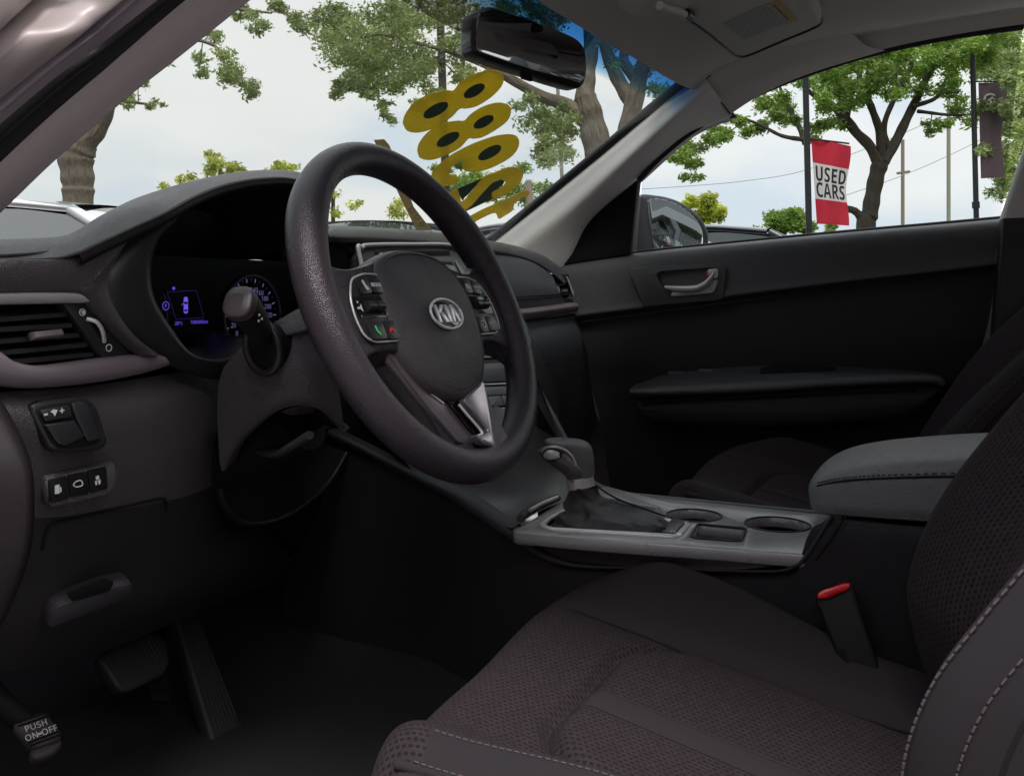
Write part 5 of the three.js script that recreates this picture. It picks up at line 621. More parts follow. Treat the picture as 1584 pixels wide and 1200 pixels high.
// ---------- seats
function makeSeat(name, label, xc, dy, dz, Lp, Rp, amp, hs) {
  const t = thing(name, label, 'seat', [xc, 0.3, 0.45]);
  const sd = (s, z) => { const px = Math.abs(s - 0.009) - 0.150 + 0.085, pz = 0.167 - z + 0.085; return Math.hypot(Math.max(px, 0), Math.max(pz, 0)) + Math.min(Math.max(px, pz), 0) - 0.085; };
  const seamR = (z) => 0.161 + 0.06 * Math.max(0, z - 0.3), gs = (d, w) => Math.exp(-((d / w) ** 2));
  const height = (s, z) => {
    let y = 0.532 - 0.2 * (z - 0.08) - 0.01 * gs(s, 0.12);
    const sm = THREE.MathUtils.smoothstep, k = s < 0 ? sm(-s, 0.12, 0.215) : sm(s, 0.145, 0.228), A = s < 0 ? amp[0] + amp[1] * sm(z, 0.1, 0.32) : amp[2] * (sm(z, 0.045, 0.19) - 0.4 * sm(z, 0.22, 0.42));
    y += A * k * k; const e = Math.max(0, Math.abs(s) - 0.222) / 0.043; y -= 0.06 * (1 - Math.sqrt(Math.max(0, 1 - Math.min(1, e) ** 2)));
    const d = sd(s, z); y += (d < 0 ? 0.008 : 0) * Math.min(1, -d / 0.02) - 0.011 * gs(d, 0.0065); y -= 0.005 * gs(s - seamR(z), 0.006);
    return y + dy;
  };
  const surf = (s, w) => { const zf = 0.04 - 0.09 * s + 0.03 * Math.abs(s / 0.26) ** 3.2; let z, drop = 0; if (w < 0.12) { z = zf + 0.004; drop = 0.055 + (0.12 - w) / 0.12 * 0.12; } else if (w < 0.3) { const a = (1 - (w - 0.12) / 0.18) * Math.PI / 2; z = zf + 0.055 - 0.051 * Math.sin(a); drop = 0.055 * (1 - Math.cos(a)); } else z = zf + 0.055 + (w - 0.3) / 0.7 * 0.56; return V(xc + s, height(s, z) - drop, z + dz); };
  const sR = (w) => seamR(Math.max(0, (w - 0.3) / 0.7 * 0.56 + 0.08)), sL = -0.214;
  mesh('cushion', gridGeo((u, w) => { const a = sL, b = sR(w); return surf(a + (b - a) * u, w); }, 130, 150), M.mesh, t);
  mesh('bolster', gridGeo((u, w) => { const a = sR(w), b = 0.2645; return surf(a + (b - a) * u, w); }, 40, 120), M.cloth, t);
  mesh('bolster', gridGeo((u, w) => surf(-0.2645 + (sL + 0.2645) * u, 0.3 + 0.7 * w), 40, 100), M.clothTrim, t); mesh('front_corner', gridGeo((u, w) => surf(-0.2645 + (sL + 0.2645) * u, 0.3 * w), 30, 40), M.mesh, t);
  { const U = []; for (const [s, z] of [[-0.141, 0.54], [-0.141, 0.42], [-0.141, 0.32], [-0.138, 0.232], [-0.118, 0.194], [-0.084, 0.172], [-0.04, 0.167], [0.01, 0.167], [0.058, 0.167], [0.102, 0.172], [0.136, 0.194], [0.156, 0.226], [0.1595, 0.26]]) U.push(V(xc + s, height(s, z) + 0.0006, z + dz)); mesh('insert_seam', tube(U, 0.0024, { n: 110, s: 6 }), M.seam, t); }
  const zl = (z, s, l = 0) => V(xc + s, height(s, z) + l, z + dz);
  const line = (s, z0, z1, l, n = 40) => Array.from({ length: n }, (_, i) => { const z = z0 + (z1 - z0) * i / (n - 1); return zl(z, typeof s === 'function' ? s(z) : s, l); });
  mesh('insert_stripe', gridGeo((u, w) => zl(0.170 + 0.38 * w, -0.030 + 0.036 * u, 0.0016 * Math.sin(u * Math.PI) ** 0.5 + 0.0003), 12, 60), M.cloth, t);
  mesh('stripe_seam', [tube(line(-0.030, 0.176, 0.55, 0.0004), 0.0009, { n: 60, s: 6 }), tube(line(0.006, 0.176, 0.55, 0.0004), 0.0009, { n: 60, s: 6 })], M.clothTrim, t);
  mesh('bolster_seam', tube(line((z) => seamR(z), 0.09, 0.56, 0.0004), 0.0019, { n: 70, s: 6 }), M.seam, t);
  const st = []; for (const s of [-0.218, -0.247]) for (let z = 0.135; z < 0.54; z += 0.0062) st.push(tube([zl(z, s, 0.0006), zl(z + 0.0040, s, 0.0006)], 0.00065, { n: 2, s: 5 })); mesh('stitching', st, M.thread, t);
  mesh('side_fold', tube(line((z) => -0.250 - 0.003 * Math.sin(z * 30), 0.12, 0.55, -0.004), 0.004, { n: 50, s: 8 }), M.clothTrim, t);
  mesh('base', box(0.48, 0.08, 0.44, 0.03, [xc, 0.36 + dy * 0.5, 0.36 + dz]), M.matte, t);
  for (const s of [-1, 1]) mesh('rail', box(0.05, 0.05, 0.55, 0.008, [xc + s * 0.19, 0.325, 0.36 + dz]), M.black, t);
  // backrest from its two bolster edges
  const at = (L, h) => { for (let i = 1; i < L.length; i++) if (L[i].y >= h || i === L.length - 1) { const a = L[i - 1], b = L[i], k = (h - a.y) / (b.y - a.y || 1); return a.clone().lerp(b, k); } };
  const dense = (L) => Array.from({ length: 60 }, (_, i) => crv(L, i / 59)), LD = dense(Lp), RD = dense(Rp);
  const rows = hs.map((h) => { const l = at(LD, h), r = at(RD, h); const top = h > hs[hs.length - 1] - 0.04 ? 0.0 : 0; return { l, r }; });
  const side = rows.map(({ l }) => [l.clone().add(V(-0.012, 0, 0.24)), l.clone().add(V(-0.03, 0, 0.13)), l.clone().add(V(-0.034, 0, 0.06)), l.clone().add(V(-0.026, 0, 0.026)), l.clone().add(V(-0.013, 0, 0.008)), l.clone()]);
  const inn = rows.map(({ l, r }) => { const w = r.x - l.x, p = (k, dzz) => l.clone().lerp(r, k).add(V(0, 0, dzz)); return [l.clone(), p(0.05, 0.004), p(0.16, 0.03), p(0.27, 0.062), p(0.4, 0.07), p(0.5, 0.072), p(0.6, 0.07), p(0.73, 0.062), p(0.84, 0.03), p(0.95, 0.004), r.clone()]; });
  const far = rows.map(({ r }) => [r.clone(), r.clone().add(V(0.013, 0, 0.008)), r.clone().add(V(0.03, 0, 0.05)), r.clone().add(V(0.03, 0, 0.13)), r.clone().add(V(0.012, 0, 0.24))]);
  mesh('backrest', loft(inn, { nu: 90, nv: 90 }), M.mesh, t); mesh('backrest_side', loft(side, { nu: 40, nv: 70 }), M.clothTrim, t); mesh('backrest_side', loft(far, { nu: 30, nv: 60 }), M.cloth, t);
  mesh('back_panel', loft(rows.map(({ l, r }) => [l.clone().add(V(-0.012, 0, 0.24)), l.clone().lerp(r, 0.5).add(V(0, 0, 0.27)), r.clone().add(V(0.012, 0, 0.24))]), { nu: 16, nv: 20 }), M.matte, t);
  const bs = []; const L1 = rows.map(({ l }) => l.clone().add(V(-0.003, 0, -0.0006))), L2 = side.map((r) => r[3].clone().add(V(-0.0008, 0, -0.0008)));
  const seamAt = (L, a, r) => { const len = L.reduce((s, p, i) => i ? s + p.distanceTo(L[i - 1]) : 0, 0), n = Math.round(len / 0.0062); for (let i = 0; i < n; i++) bs.push(tube([crv(L, (i + a) / n), crv(L, (i + a + 0.6) / n)], r, { n: 2, s: 5 })); };
  seamAt(L1, 0, 0.0009); seamAt(L2, 0, 0.0007); mesh('stitching', bs, M.thread, t);
  mesh('side_seam', tube(side.map((r) => r[2].clone().lerp(r[3], 0.45).add(V(-0.0006, 0, 0))), 0.002, { n: 60, s: 6 }), M.seam, t);
  return t;
}
{
  const Lp = [[1386, 1330, -0.63], [1392, 1260, -0.632], [1399, 1200, -0.635], [1412, 1130, -0.638], [1440, 1065, -0.64], [1480, 1005, -0.64], [1530, 945, -0.64], [1584, 880, -0.638], [1650, 800, -0.632], [1720, 700, -0.62]].map((a) => X(...a));
  const Rp = [[1466, 1130, -0.19], [1446, 1075, -0.19], [1424, 1010, -0.192], [1408, 950, -0.194], [1405, 893, -0.195], [1430, 818, -0.195], [1468, 750, -0.195], [1520, 682, -0.196], [1584, 606, -0.2], [1660, 520, -0.205]].map((a) => X(...a));
  makeSeat('driver_seat', 'dark brownish fabric driver seat in the foreground with pale stitching', -0.385, 0, 0, Lp, Rp, [0.03, 0.032, 0.064], [0.43, 0.47, 0.51, 0.55, 0.59, 0.63, 0.67, 0.71, 0.75, 0.79, 0.83]);
  const Lq = [[1425, 760, 0.19], [1432, 715, 0.19], [1446, 680, 0.19], [1472, 650, 0.19], [1512, 610, 0.19], [1552, 572, 0.19], [1600, 530, 0.192], [1660, 470, 0.2]].map((a) => X(...a));
  const Rq = [[1408, 760, 0.58], [1412, 715, 0.58], [1424, 672, 0.58], [1450, 630, 0.58], [1490, 572, 0.58], [1530, 524, 0.58], [1584, 474, 0.58], [1650, 420, 0.57]].map((a) => X(...a));
  makeSeat('passenger_seat', 'dark fabric passenger seat beyond the centre console', 0.385, 0.055, -0.005, Lq, Rq, [0.03, 0.0, 0.05], [0.56, 0.6, 0.64, 0.68, 0.72, 0.76, 0.80, 0.84, 0.88]);
}
// ---------- passenger door
{
  const d = thing('passenger_door', 'black front passenger door with bright inner handle, closed window and wing mirror', 'car door', [0.74, 0.35, 0.1]);
  const R = (L, x) => L.map(([p, q], i) => X(p, q, Array.isArray(x) ? x[i] : x));
  const belt = [[858, 410], [900, 402], [985, 391], [1100, 379], [1300, 360], [1450, 347], [1549, 338]], cre = [[890, 491], [935, 485], [1000, 477], [1100, 463], [1300, 438], [1450, 421], [1541, 410]];
  const b0 = R(belt, 0.735), b1 = R(belt.map(([p, q]) => [p, q + 1]), 0.712), b2 = R(belt.map(([p, q]) => [p, q + 7]), 0.694), b3 = R(belt.map(([p, q]) => [p, q + 24]), 0.684), c0 = R(cre.map(([p, q]) => [p, q - 16]), 0.678), c1 = R(cre.map(([p, q]) => [p, q - 3]), 0.674), c2 = R(cre.map(([p, q]) => [p, q + 1]), 0.680), c3 = R(cre.map(([p, q]) => [p + 1, q + 7]), 0.697);
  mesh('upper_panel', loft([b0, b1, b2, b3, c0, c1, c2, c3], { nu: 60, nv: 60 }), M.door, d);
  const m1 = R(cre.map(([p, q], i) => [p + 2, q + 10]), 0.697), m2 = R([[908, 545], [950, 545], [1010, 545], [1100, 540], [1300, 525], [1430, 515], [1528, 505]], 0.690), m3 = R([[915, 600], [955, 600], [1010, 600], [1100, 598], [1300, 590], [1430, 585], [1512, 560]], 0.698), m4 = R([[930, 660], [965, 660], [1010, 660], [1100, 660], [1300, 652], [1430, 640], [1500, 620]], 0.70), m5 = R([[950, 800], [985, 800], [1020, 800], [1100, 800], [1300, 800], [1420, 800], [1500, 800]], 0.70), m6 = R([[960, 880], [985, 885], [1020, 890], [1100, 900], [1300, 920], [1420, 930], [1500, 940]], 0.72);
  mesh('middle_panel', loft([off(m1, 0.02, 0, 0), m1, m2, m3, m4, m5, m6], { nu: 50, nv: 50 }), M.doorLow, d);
  // armrest
  const t0 = R([[984, 594], [1046, 577], [1180, 565], [1300, 567], [1438, 576], [1464, 590]], 0.694), t1 = R([[976, 600], [1030, 592], [1180, 583], [1300, 578], [1440, 579], [1464, 592]], 0.63), t2 = R([[974, 603], [1026, 601], [1180, 594], [1300, 587], [1436, 583], [1462, 594]], 0.606), t3 = R([[976, 610], [1026, 611], [1180, 605], [1300, 597], [1430, 592], [1459, 597]], 0.602), t4 = R([[984, 620], [1026, 619], [1180, 612], [1300, 606], [1424, 601], [1456, 602]], 0.618), t5 = R([[992, 636], [1030, 640], [1180, 643], [1300, 638], [1416, 626], [1450, 608]], 0.622), t6 = R([[1006, 648], [1040, 656], [1180, 660], [1300, 656], [1410, 642], [1446, 614]], 0.64), t7 = R([[1016, 650], [1046, 658], [1180, 664], [1300, 660], [1410, 646], [1446, 618]], 0.70);
  const ar = mesh('armrest', loft([t0, t1, t2, t3, t4, t5, t6, t7], { nu: 60, nv: 60 }), S([0.062, 0.064, 0.069], 0.42, { bumpMap: grainTex, bumpScale: 0.0003, roughnessMap: roughTex }), d);
  mesh('face_groove', tube(R([[994, 626], [1030, 622], [1180, 615], [1300, 609], [1420, 604]], 0.6165), 0.0016, { n: 50, s: 6 }), M.black, ar);
  mesh('pull_recess', loft([R([[1172, 577], [1186, 568], [1240, 566], [1298, 570]], 0.672), R([[1176, 580], [1192, 578], [1240, 577], [1290, 575]], 0.645)].map((L) => off(L, -0.001, 0.0025, 0)), { nu: 20, lv: true }), M.black, ar);
  const sn = V(-0.35, 0.93, 0.02), sw = (p, q, x) => X(p, q, x);
  mesh('window_switch', plate([[1034, 583], [1058, 581], [1060, 577], [1036, 579]].map(([p, q]) => X(p, q, 0.645)), sn, 0.006, { bevel: 0.002, lift: 0.002 }), M.satinDark, ar); mesh('lock_switch', plate([[1082, 580], [1102, 578], [1100, 573], [1084, 575]].map(([p, q]) => X(p, q, 0.655)), sn, 0.006, { bevel: 0.002, lift: 0.002 }), M.satinDark, ar);
  // handle in its recess
  const hn = V(-1, 0.06, 0.03).normalize(), ho = X(1060, 440, 0.676), P = (l) => (p, q) => PL(p, q, ho.clone().addScaledVector(hn, l), hn);
  const bez = trace([[974, 419], [980, 414], [1117, 408], [1125, 415], [1120, 461], [1108, 465], [997, 474]], P(0)), poc = trace([[1014, 424], [1022, 418], [1104, 412], [1114, 418], [1116, 424], [1111, 451], [1101, 458], [1042, 462], [1032, 459]], P(0));
  const hb = mesh('handle_bezel', plate(bez, hn, 0.008, { bevel: 0.002, round: 0.006, lift: -0.002, holes: [poc] }), M.door, d);
  mesh('bezel_lip', tube(roundPoly(poc.map((p) => new THREE.Vector2(p.y, p.z)), 0.006).map((p, i) => { const q = V(ho.x, p.x, p.y); q.x = ho.x - ((q.clone().sub(ho).dot(hn) - 0.006) / hn.x) * -1; return q; }), 0.0014, { closed: true, n: 120, s: 6, up: hn }), M.smooth, hb);
  mesh('pocket_floor', plate(trace([[1008, 416], [1118, 408], [1120, 456], [1030, 466]], P(-0.022)), hn, 0.004), M.black, hb);
  mesh('handle', tube([[1029, 444], [1042, 446], [1060, 447], [1078, 446], [1092, 439], [1102, 428], [1106, 422]].map(([p, q], i) => P([0.002, 0.007, 0.010, 0.011, 0.011, 0.009, 0.006][i])(p, q)), (t) => [0.0035 + 0.004 * Math.sin(Math.PI * Math.min(1, t * 1.1)), 0.003 + 0.0055 * Math.min(1, t * 1.6)], { n: 50, s: 16, up: hn }), M.silver, d, 'bright silver inner door handle');
  mesh('handle_base', plate(trace([[1042, 452], [1090, 446], [1104, 434], [1113, 434], [1109, 447], [1098, 455], [1044, 459]], P(-0.004)), hn, 0.010, { bevel: 0.003, smooth: true, seg: 3 }), M.satin, d);
  mesh('lock_lever', plate(trace([[1096, 417], [1112, 416], [1113, 431], [1099, 432]], P(0.002)), hn, 0.010, { bevel: 0.003, round: 0.004, seg: 3 }), M.silver, d); mesh('red_mark', plate(trace([[1093, 420], [1096, 419], [1097, 431], [1094, 431]], P(0.003)), hn, 0.004, { bevel: 0.001 }), M.redPrint, d);
  mesh('bezel_line', tube(trace([[974, 419], [985, 450], [998, 476]], P(0.003)), 0.0012, { n: 12, s: 6, up: hn }), M.seam, d);
  // black corner piece, window pane, belt rubber, outer skin
  mesh('mirror_corner', plate(trace([[990, 271], [976, 393], [864, 412], [872, 396], [905, 340], [940, 303]], (p, q) => X(p, q, 0.705)), V(-1, 0, 0), 0.02, { bevel: 0.003, lift: -0.012 }), M.matte, d);
  const top = archP.map((p) => p.clone().setX(0.69)), bb = belt.slice(2).map(([p, q]) => X(p, q, 0.728));
  mesh('window_pane', loft([bb.map((p) => p.clone()), [...Array(7)].map((_, i) => crv(top, i / 6))].map((L, j) => Array.from({ length: 9 }, (_, i) => crv(L, i / 8))), { nu: 30, lv: true }), sideGlassM, d);
  mesh('belt_rubber', tube(belt.map(([p, q]) => X(p, q, 0.735)), 0.005, { n: 40, s: 8 }), M.rubber, d);
  mesh('outer_skin', loft([off(b0, 0.02, 0, 0), b0.map((p) => V(0.86, p.y - 0.12, p.z)), b0.map((p) => V(0.89, 0.6, p.z)), b0.map((p) => V(0.84, 0.32, p.z))], { nu: 20, nv: 16 }), M.paint, d);
  // wing mirror
  const wn = V(-0.36, 0.0, 0.93).normalize(), wo = X(1045, 345, 0.96), W = (l) => (p, q) => PL(p, q, wo.clone().addScaledVector(wn, l), wn);
  const outl = [[990, 306], [1002, 300], [1018, 301], [1036, 304], [1058, 312], [1081, 328], [1093, 345], [1099, 364], [1097, 386], [1088, 402], [1010, 412], [1000, 390], [994, 350]], gl = [[1000, 309], [1014, 307], [1034, 311], [1055, 321], [1075, 338], [1085, 357], [1086, 380], [1080, 396], [1016, 402], [1011, 380], [1004, 345]];
  const wm = mesh('wing_mirror', plate(trace(outl, W(0)), wn, 0.10, { bevel: 0.02, smooth: true, seg: 5, lift: -0.10 + 0.004 }), S([0.012, 0.012, 0.014], 0.5), d, 'black wing mirror outside the passenger window');
  mesh('mirror_glass', plate(trace(gl, W(0.005)), wn, 0.002, { bevel: 0.0006, smooth: true }), S([0.82, 0.84, 0.85], 0.02, { metalness: 1 }), wm);
  mesh('inner_shell', plate(trace([[984, 302], [1000, 306], [1004, 340], [1014, 392], [1008, 404], [978, 398]], W(0.002)), wn, 0.02, { bevel: 0.004, lift: -0.016 }), S([0.035, 0.036, 0.038], 0.5), wm);
}
// number stickers on the windscreen, read from inside (mirrored)
{
  const hit = (p, q) => { let lo = 0.4, hi = 3; const f = (t) => { const P = along(p, q, t), v = (P.z - wsB(P.x).z) / (wsT(P.x / 0.84 * 0.92).z - wsB(P.x).z); const x = P.x / (1 - 0.16 * v); const S0 = ws(x, Math.max(0, Math.min(1.1, v))); return P.y - S0.y; }; /* below the pane: negative */ let s = null; for (let i = 0; i < 60; i++) { const t = 0.4 + i * 0.045; if (f(t) * f(t + 0.045) < 0 && along(p, q, t).z < 0.1) { s = t; break; } } if (s === null) return along(p, q, 1.4); lo = s; hi = s + 0.045; const f0 = f(lo); for (let i = 0; i < 24; i++) { const m = (lo + hi) / 2; if (f(m) * f0 > 0) lo = m; else hi = m; } return along(p, q, (lo + hi) / 2); };
  const spk = canvasTex(256, 256, (c) => { c.fillStyle = '#d6d0c0'; c.fillRect(0, 0, 256, 256); for (let i = 0; i < 70; i++) { c.fillStyle = '#fff6d8'; c.globalAlpha = 0.4 + 0.6 * rnd(); c.save(); c.translate(rnd() * 256, rnd() * 256); c.rotate(-0.5); c.fillRect(0, 0, 4 + rnd() * 9, 3); c.restore(); } }); spk.wrapS = spk.wrapT = THREE.RepeatWrapping; spk.repeat.set(8, 8);
  const yel = S([1.0, 0.88, 0.11], 0.6, { map: spk, transmission: 0.72, thickness: 0 }), grn = S([0.035, 0.10, 0.055], 0.5, { transmission: 0.15, thickness: 0 });
  const flat = (L) => { const P = L.map(([p, q]) => hit(p, q)); const o = P.reduce((a, b) => a.add(b), V(0, 0, 0)).multiplyScalar(1 / P.length); let n = V(0, 0, 0); for (let i = 0; i < P.length; i++) { const a = P[i].clone().sub(o), b = P[(i + 1) % P.length].clone().sub(o); n.add(a.cross(b)); } n.normalize(); if (n.y > 0) n.negate(); return [o, n]; };
  const zoom = (L) => L.map(([a, b]) => [560 + a * 0.2333, 90 + b * 0.2333]);
  function sticker(label, outline, holes, greens = []) {
    const O = zoom(outline), [o, n] = flat(O), P = (L) => trace(L, (p, q) => PL(p, q, o.clone().addScaledVector(n, 0.006), n));
    const t = thing('number_sticker', label, 'sticker', o.toArray(), 'yellow numbers stuck on the windscreen');
    mesh('figure', plate(P(O), n, 0.0008, { bevel: 0, smooth: true }), yel, t);
    for (const h of holes) mesh('counter', plate(P(zoom(h)), n, 0.0006, { bevel: 0, smooth: true, lift: 0.001 }), grn, t);
    for (const h of greens) mesh('backing', plate(P(zoom(h)), n, 0.0006, { bevel: 0, lift: -0.001 }), grn, t);
  }
  const oval = (cx, cy, a, b, r) => Array.from({ length: 18 }, (_, i) => { const t = i / 18 * 6.2832, x = Math.cos(t) * a, y = Math.sin(t) * b; return [cx + x * Math.cos(r) - y * Math.sin(r), cy + x * Math.sin(r) + y * Math.cos(r)]; });
  sticker('topmost yellow figure 8 sticker, highest of the numbers under the mirror', [[268, 430], [285, 370], [350, 290], [450, 235], [560, 212], [606, 212], [650, 160], [740, 105], [850, 78], [920, 95], [940, 130], [920, 190], [850, 260], [760, 315], [690, 332], [645, 335], [590, 390], [490, 455], [380, 490], [300, 480]], [oval(487, 340, 92, 36, -0.5), oval(742, 212, 78, 34, -0.52)]);
  sticker('second yellow figure 8 sticker, between the other 8 and the 9', [[365, 610], [378, 560], [440, 485], [540, 430], [630, 413], [678, 412], [720, 370], [800, 320], [900, 293], [970, 310], [988, 345], [965, 410], [890, 470], [800, 520], [740, 532], [705, 532], [650, 590], [560, 640], [460, 672], [385, 660]], [oval(568, 534, 84, 34, -0.5), oval(805, 418, 74, 32, -0.5)]);
  sticker('yellow figure 9 sticker with one open curl, third from the top', [[455, 790], [475, 740], [560, 660], [680, 590], [800, 540], [910, 508], [1000, 505], [1038, 535], [1035, 590], [990, 650], [900, 705], [800, 745], [720, 753], [670, 735], [665, 705], [680, 668], [640, 685], [590, 725], [570, 755], [590, 770], [625, 772], [632, 818], [560, 845], [490, 845], [460, 820]], [oval(845, 622, 86, 34, -0.5)]);
  sticker('yellow figure 2 sticker on a dark green backing, fourth from the top', [[500, 930], [560, 900], [632, 868], [645, 905], [663, 948], [720, 890], [790, 800], [880, 755], [980, 720], [1050, 735], [1067, 775], [1040, 835], [960, 895], [868, 935], [858, 890], [930, 850], [950, 815], [925, 802], [870, 820], [800, 890], [730, 970], [655, 1030], [590, 1030]], [], [[[632, 868], [795, 797], [722, 884], [663, 944]], [[872, 822], [925, 804], [948, 817], [928, 849], [860, 889], [868, 933], [660, 1030], [732, 972], [802, 892]]]);
  sticker('lowest yellow sticker, a figure 1 with a pale worn tip', [[600, 1110], [680, 1065], [800, 1000], [940, 940], [1090, 874], [1102, 912], [1060, 925], [1010, 965], [1000, 1005], [950, 1040], [905, 1062], [880, 1025], [800, 1055], [720, 1100], [620, 1150]], []);
  const SO = [[578, 216], [594, 215], [602, 224], [640, 320], [668, 356], [644, 356], [622, 312], [585, 232]], [so, sn] = flat(SO), st = thing('paper_strip', 'narrow brown paper strip with outlined figures stuck on the windscreen behind the wheel', 'sticker', so.toArray());
  const PS = (l) => (p, q) => PL(p, q, so.clone().addScaledVector(sn, l), sn);
  mesh('strip', plate(trace(SO, PS(0.004)), sn, 0.0006, { bevel: 0 }), S([0.62, 0.52, 0.30], 0.7, { transmission: 0.4, thickness: 0 }), st);
  const e1 = PS(0.005)(660, 350).sub(PS(0.005)(626, 318)).normalize();
  for (const [p, q, r] of [[637, 325, 3.2], [645, 336, 3.2], [652, 347, 3]]) mesh('figure', tube(Array.from({ length: 14 }, (_, i) => PS(0.0052)(p + Math.cos(i * 0.449) * r * 1.25, q + Math.sin(i * 0.449) * r)), 0.0009, { closed: true, n: 28, s: 6, up: sn }), S([0.42, 0.33, 0.38], 0.7), st);
}
// ---------- outside: ground, trees, shrubs, parked cars, poles, banners, showroom
const grd = mesh('ground', gridGeo((u, v) => V(-150 + 300 * u, -0.004 + 0.0 * v, -150 + 300 * v), 40, 40), S([0.15, 0.145, 0.145], 0.9, { bumpMap: roughTex, bumpScale: 0.01 }), scene); tag(grd, 'grey asphalt of the car lot round the car', null, null, 'structure');
const vergeG = mesh('grass_verge', gridGeo((u, v) => V(8 + 30 * u, 0.03 + 0.02 * noise.noise(u * 40, v * 60, 0), -60 + 90 * v), 40, 80), S([0.05, 0.085, 0.022], 1), scene); tag(vergeG, 'grass verge along the far side of the lot', null, null, 'structure');
const bk1 = vnoise(26, 5, 71), bk2 = vnoise(60, 14, 73), barkTex = dataTex(256, (u, v) => { const a = bk1(u + 0.03 * vnB(u, v), v), b = bk2(u, v); return Math.min(1, 0.15 + 1.1 * Math.abs(a - 0.5) + 0.5 * b); }, 1 / 0.7), barkCol = dataTex(256, (u, v) => { const s = 0.6 + 0.55 * (0.5 * bk1(u, v) + 0.3 * bk2(u, v) + 0.2 * vnC(u, v)); return [s, s * 0.98, s * 0.94]; }, 1 / 0.7);
const bark = S([0.30, 0.255, 0.205], 0.95, { map: barkCol, bumpMap: barkTex, bumpScale: 0.015 }), barkDark = S([0.10, 0.08, 0.066], 0.95, { map: barkCol, bumpMap: barkTex, bumpScale: 0.015 });
const leafM = (rgb) => S(rgb, 0.75, { transmission: 0.5, thickness: 0, vertexColors: true });
const leafA = leafM([0.40, 0.48, 0.20]), leafB = leafM([0.30, 0.44, 0.07]), leafY = leafM([0.62, 0.66, 0.10]);
// leaves: small folded blades scattered through clumps; clumps = [px, py, half-width px, half-height px, leaves]
function leaves(clumps, dist, size, spread) {
  const pos = [], col = [], nor = [];
  for (const [p, q, a, b, N, dd] of clumps) {
    const k = (dist + (dd || 0)) / FPX, sub = []; const nS = Math.max(5, Math.round(a * b / 120));
    for (let i = 0; i < nS; i++) { const t = rnd() * 6.283, r = Math.sqrt(rnd()) * 0.9; sub.push([p + Math.cos(t) * r * a, q + Math.sin(t) * r * b, rr(-1, 1), rr(0.75, 1.25)]); }
    for (let i = 0; i < N * 3.4; i++) {
      const s = sub[Math.floor(rnd() * nS)], g = () => (rnd() + rnd() + rnd() - 1.5) / 1.5, R = Math.min(a, b) * 0.55 + 5;
      const c = along(s[0] + g() * R * 1.25, s[1] + g() * R * 0.9, dist + (dd || 0) + s[2] * spread + g() * R * k * 1.2);
      const L = size * 0.56 * rr(0.6, 1.35), w = L * 0.42, d = V(rr(-1, 1), rr(-0.9, 0.4), rr(-1, 1)).normalize(), n = V(rr(-1, 1), rr(0.1, 1.4), rr(-1, 1)).normalize(), sd = d.clone().cross(n).normalize(), nn = sd.clone().cross(d).normalize();
      const A = c.clone().addScaledVector(d, -L / 2), B = c.clone().addScaledVector(d, L / 2), C = c.clone().addScaledVector(sd, w / 2).addScaledVector(nn, 0.12 * w), D = c.clone().addScaledVector(sd, -w / 2).addScaledVector(nn, 0.12 * w);
      for (const T of [[A, C, B], [A, B, D]]) { for (const v of T) pos.push(v.x, v.y, v.z); }
      const h = s[3] * rr(0.75, 1.2), e = [h, h * rr(0.95, 1.05), h * rr(0.7, 1.1)]; for (let j = 0; j < 6; j++) col.push(...e);
    }
  }
  const g = new THREE.BufferGeometry(); g.setAttribute('position', new THREE.Float32BufferAttribute(pos, 3)); g.setAttribute('color', new THREE.Float32BufferAttribute(col, 3)); g.computeVertexNormals(); return g;
}
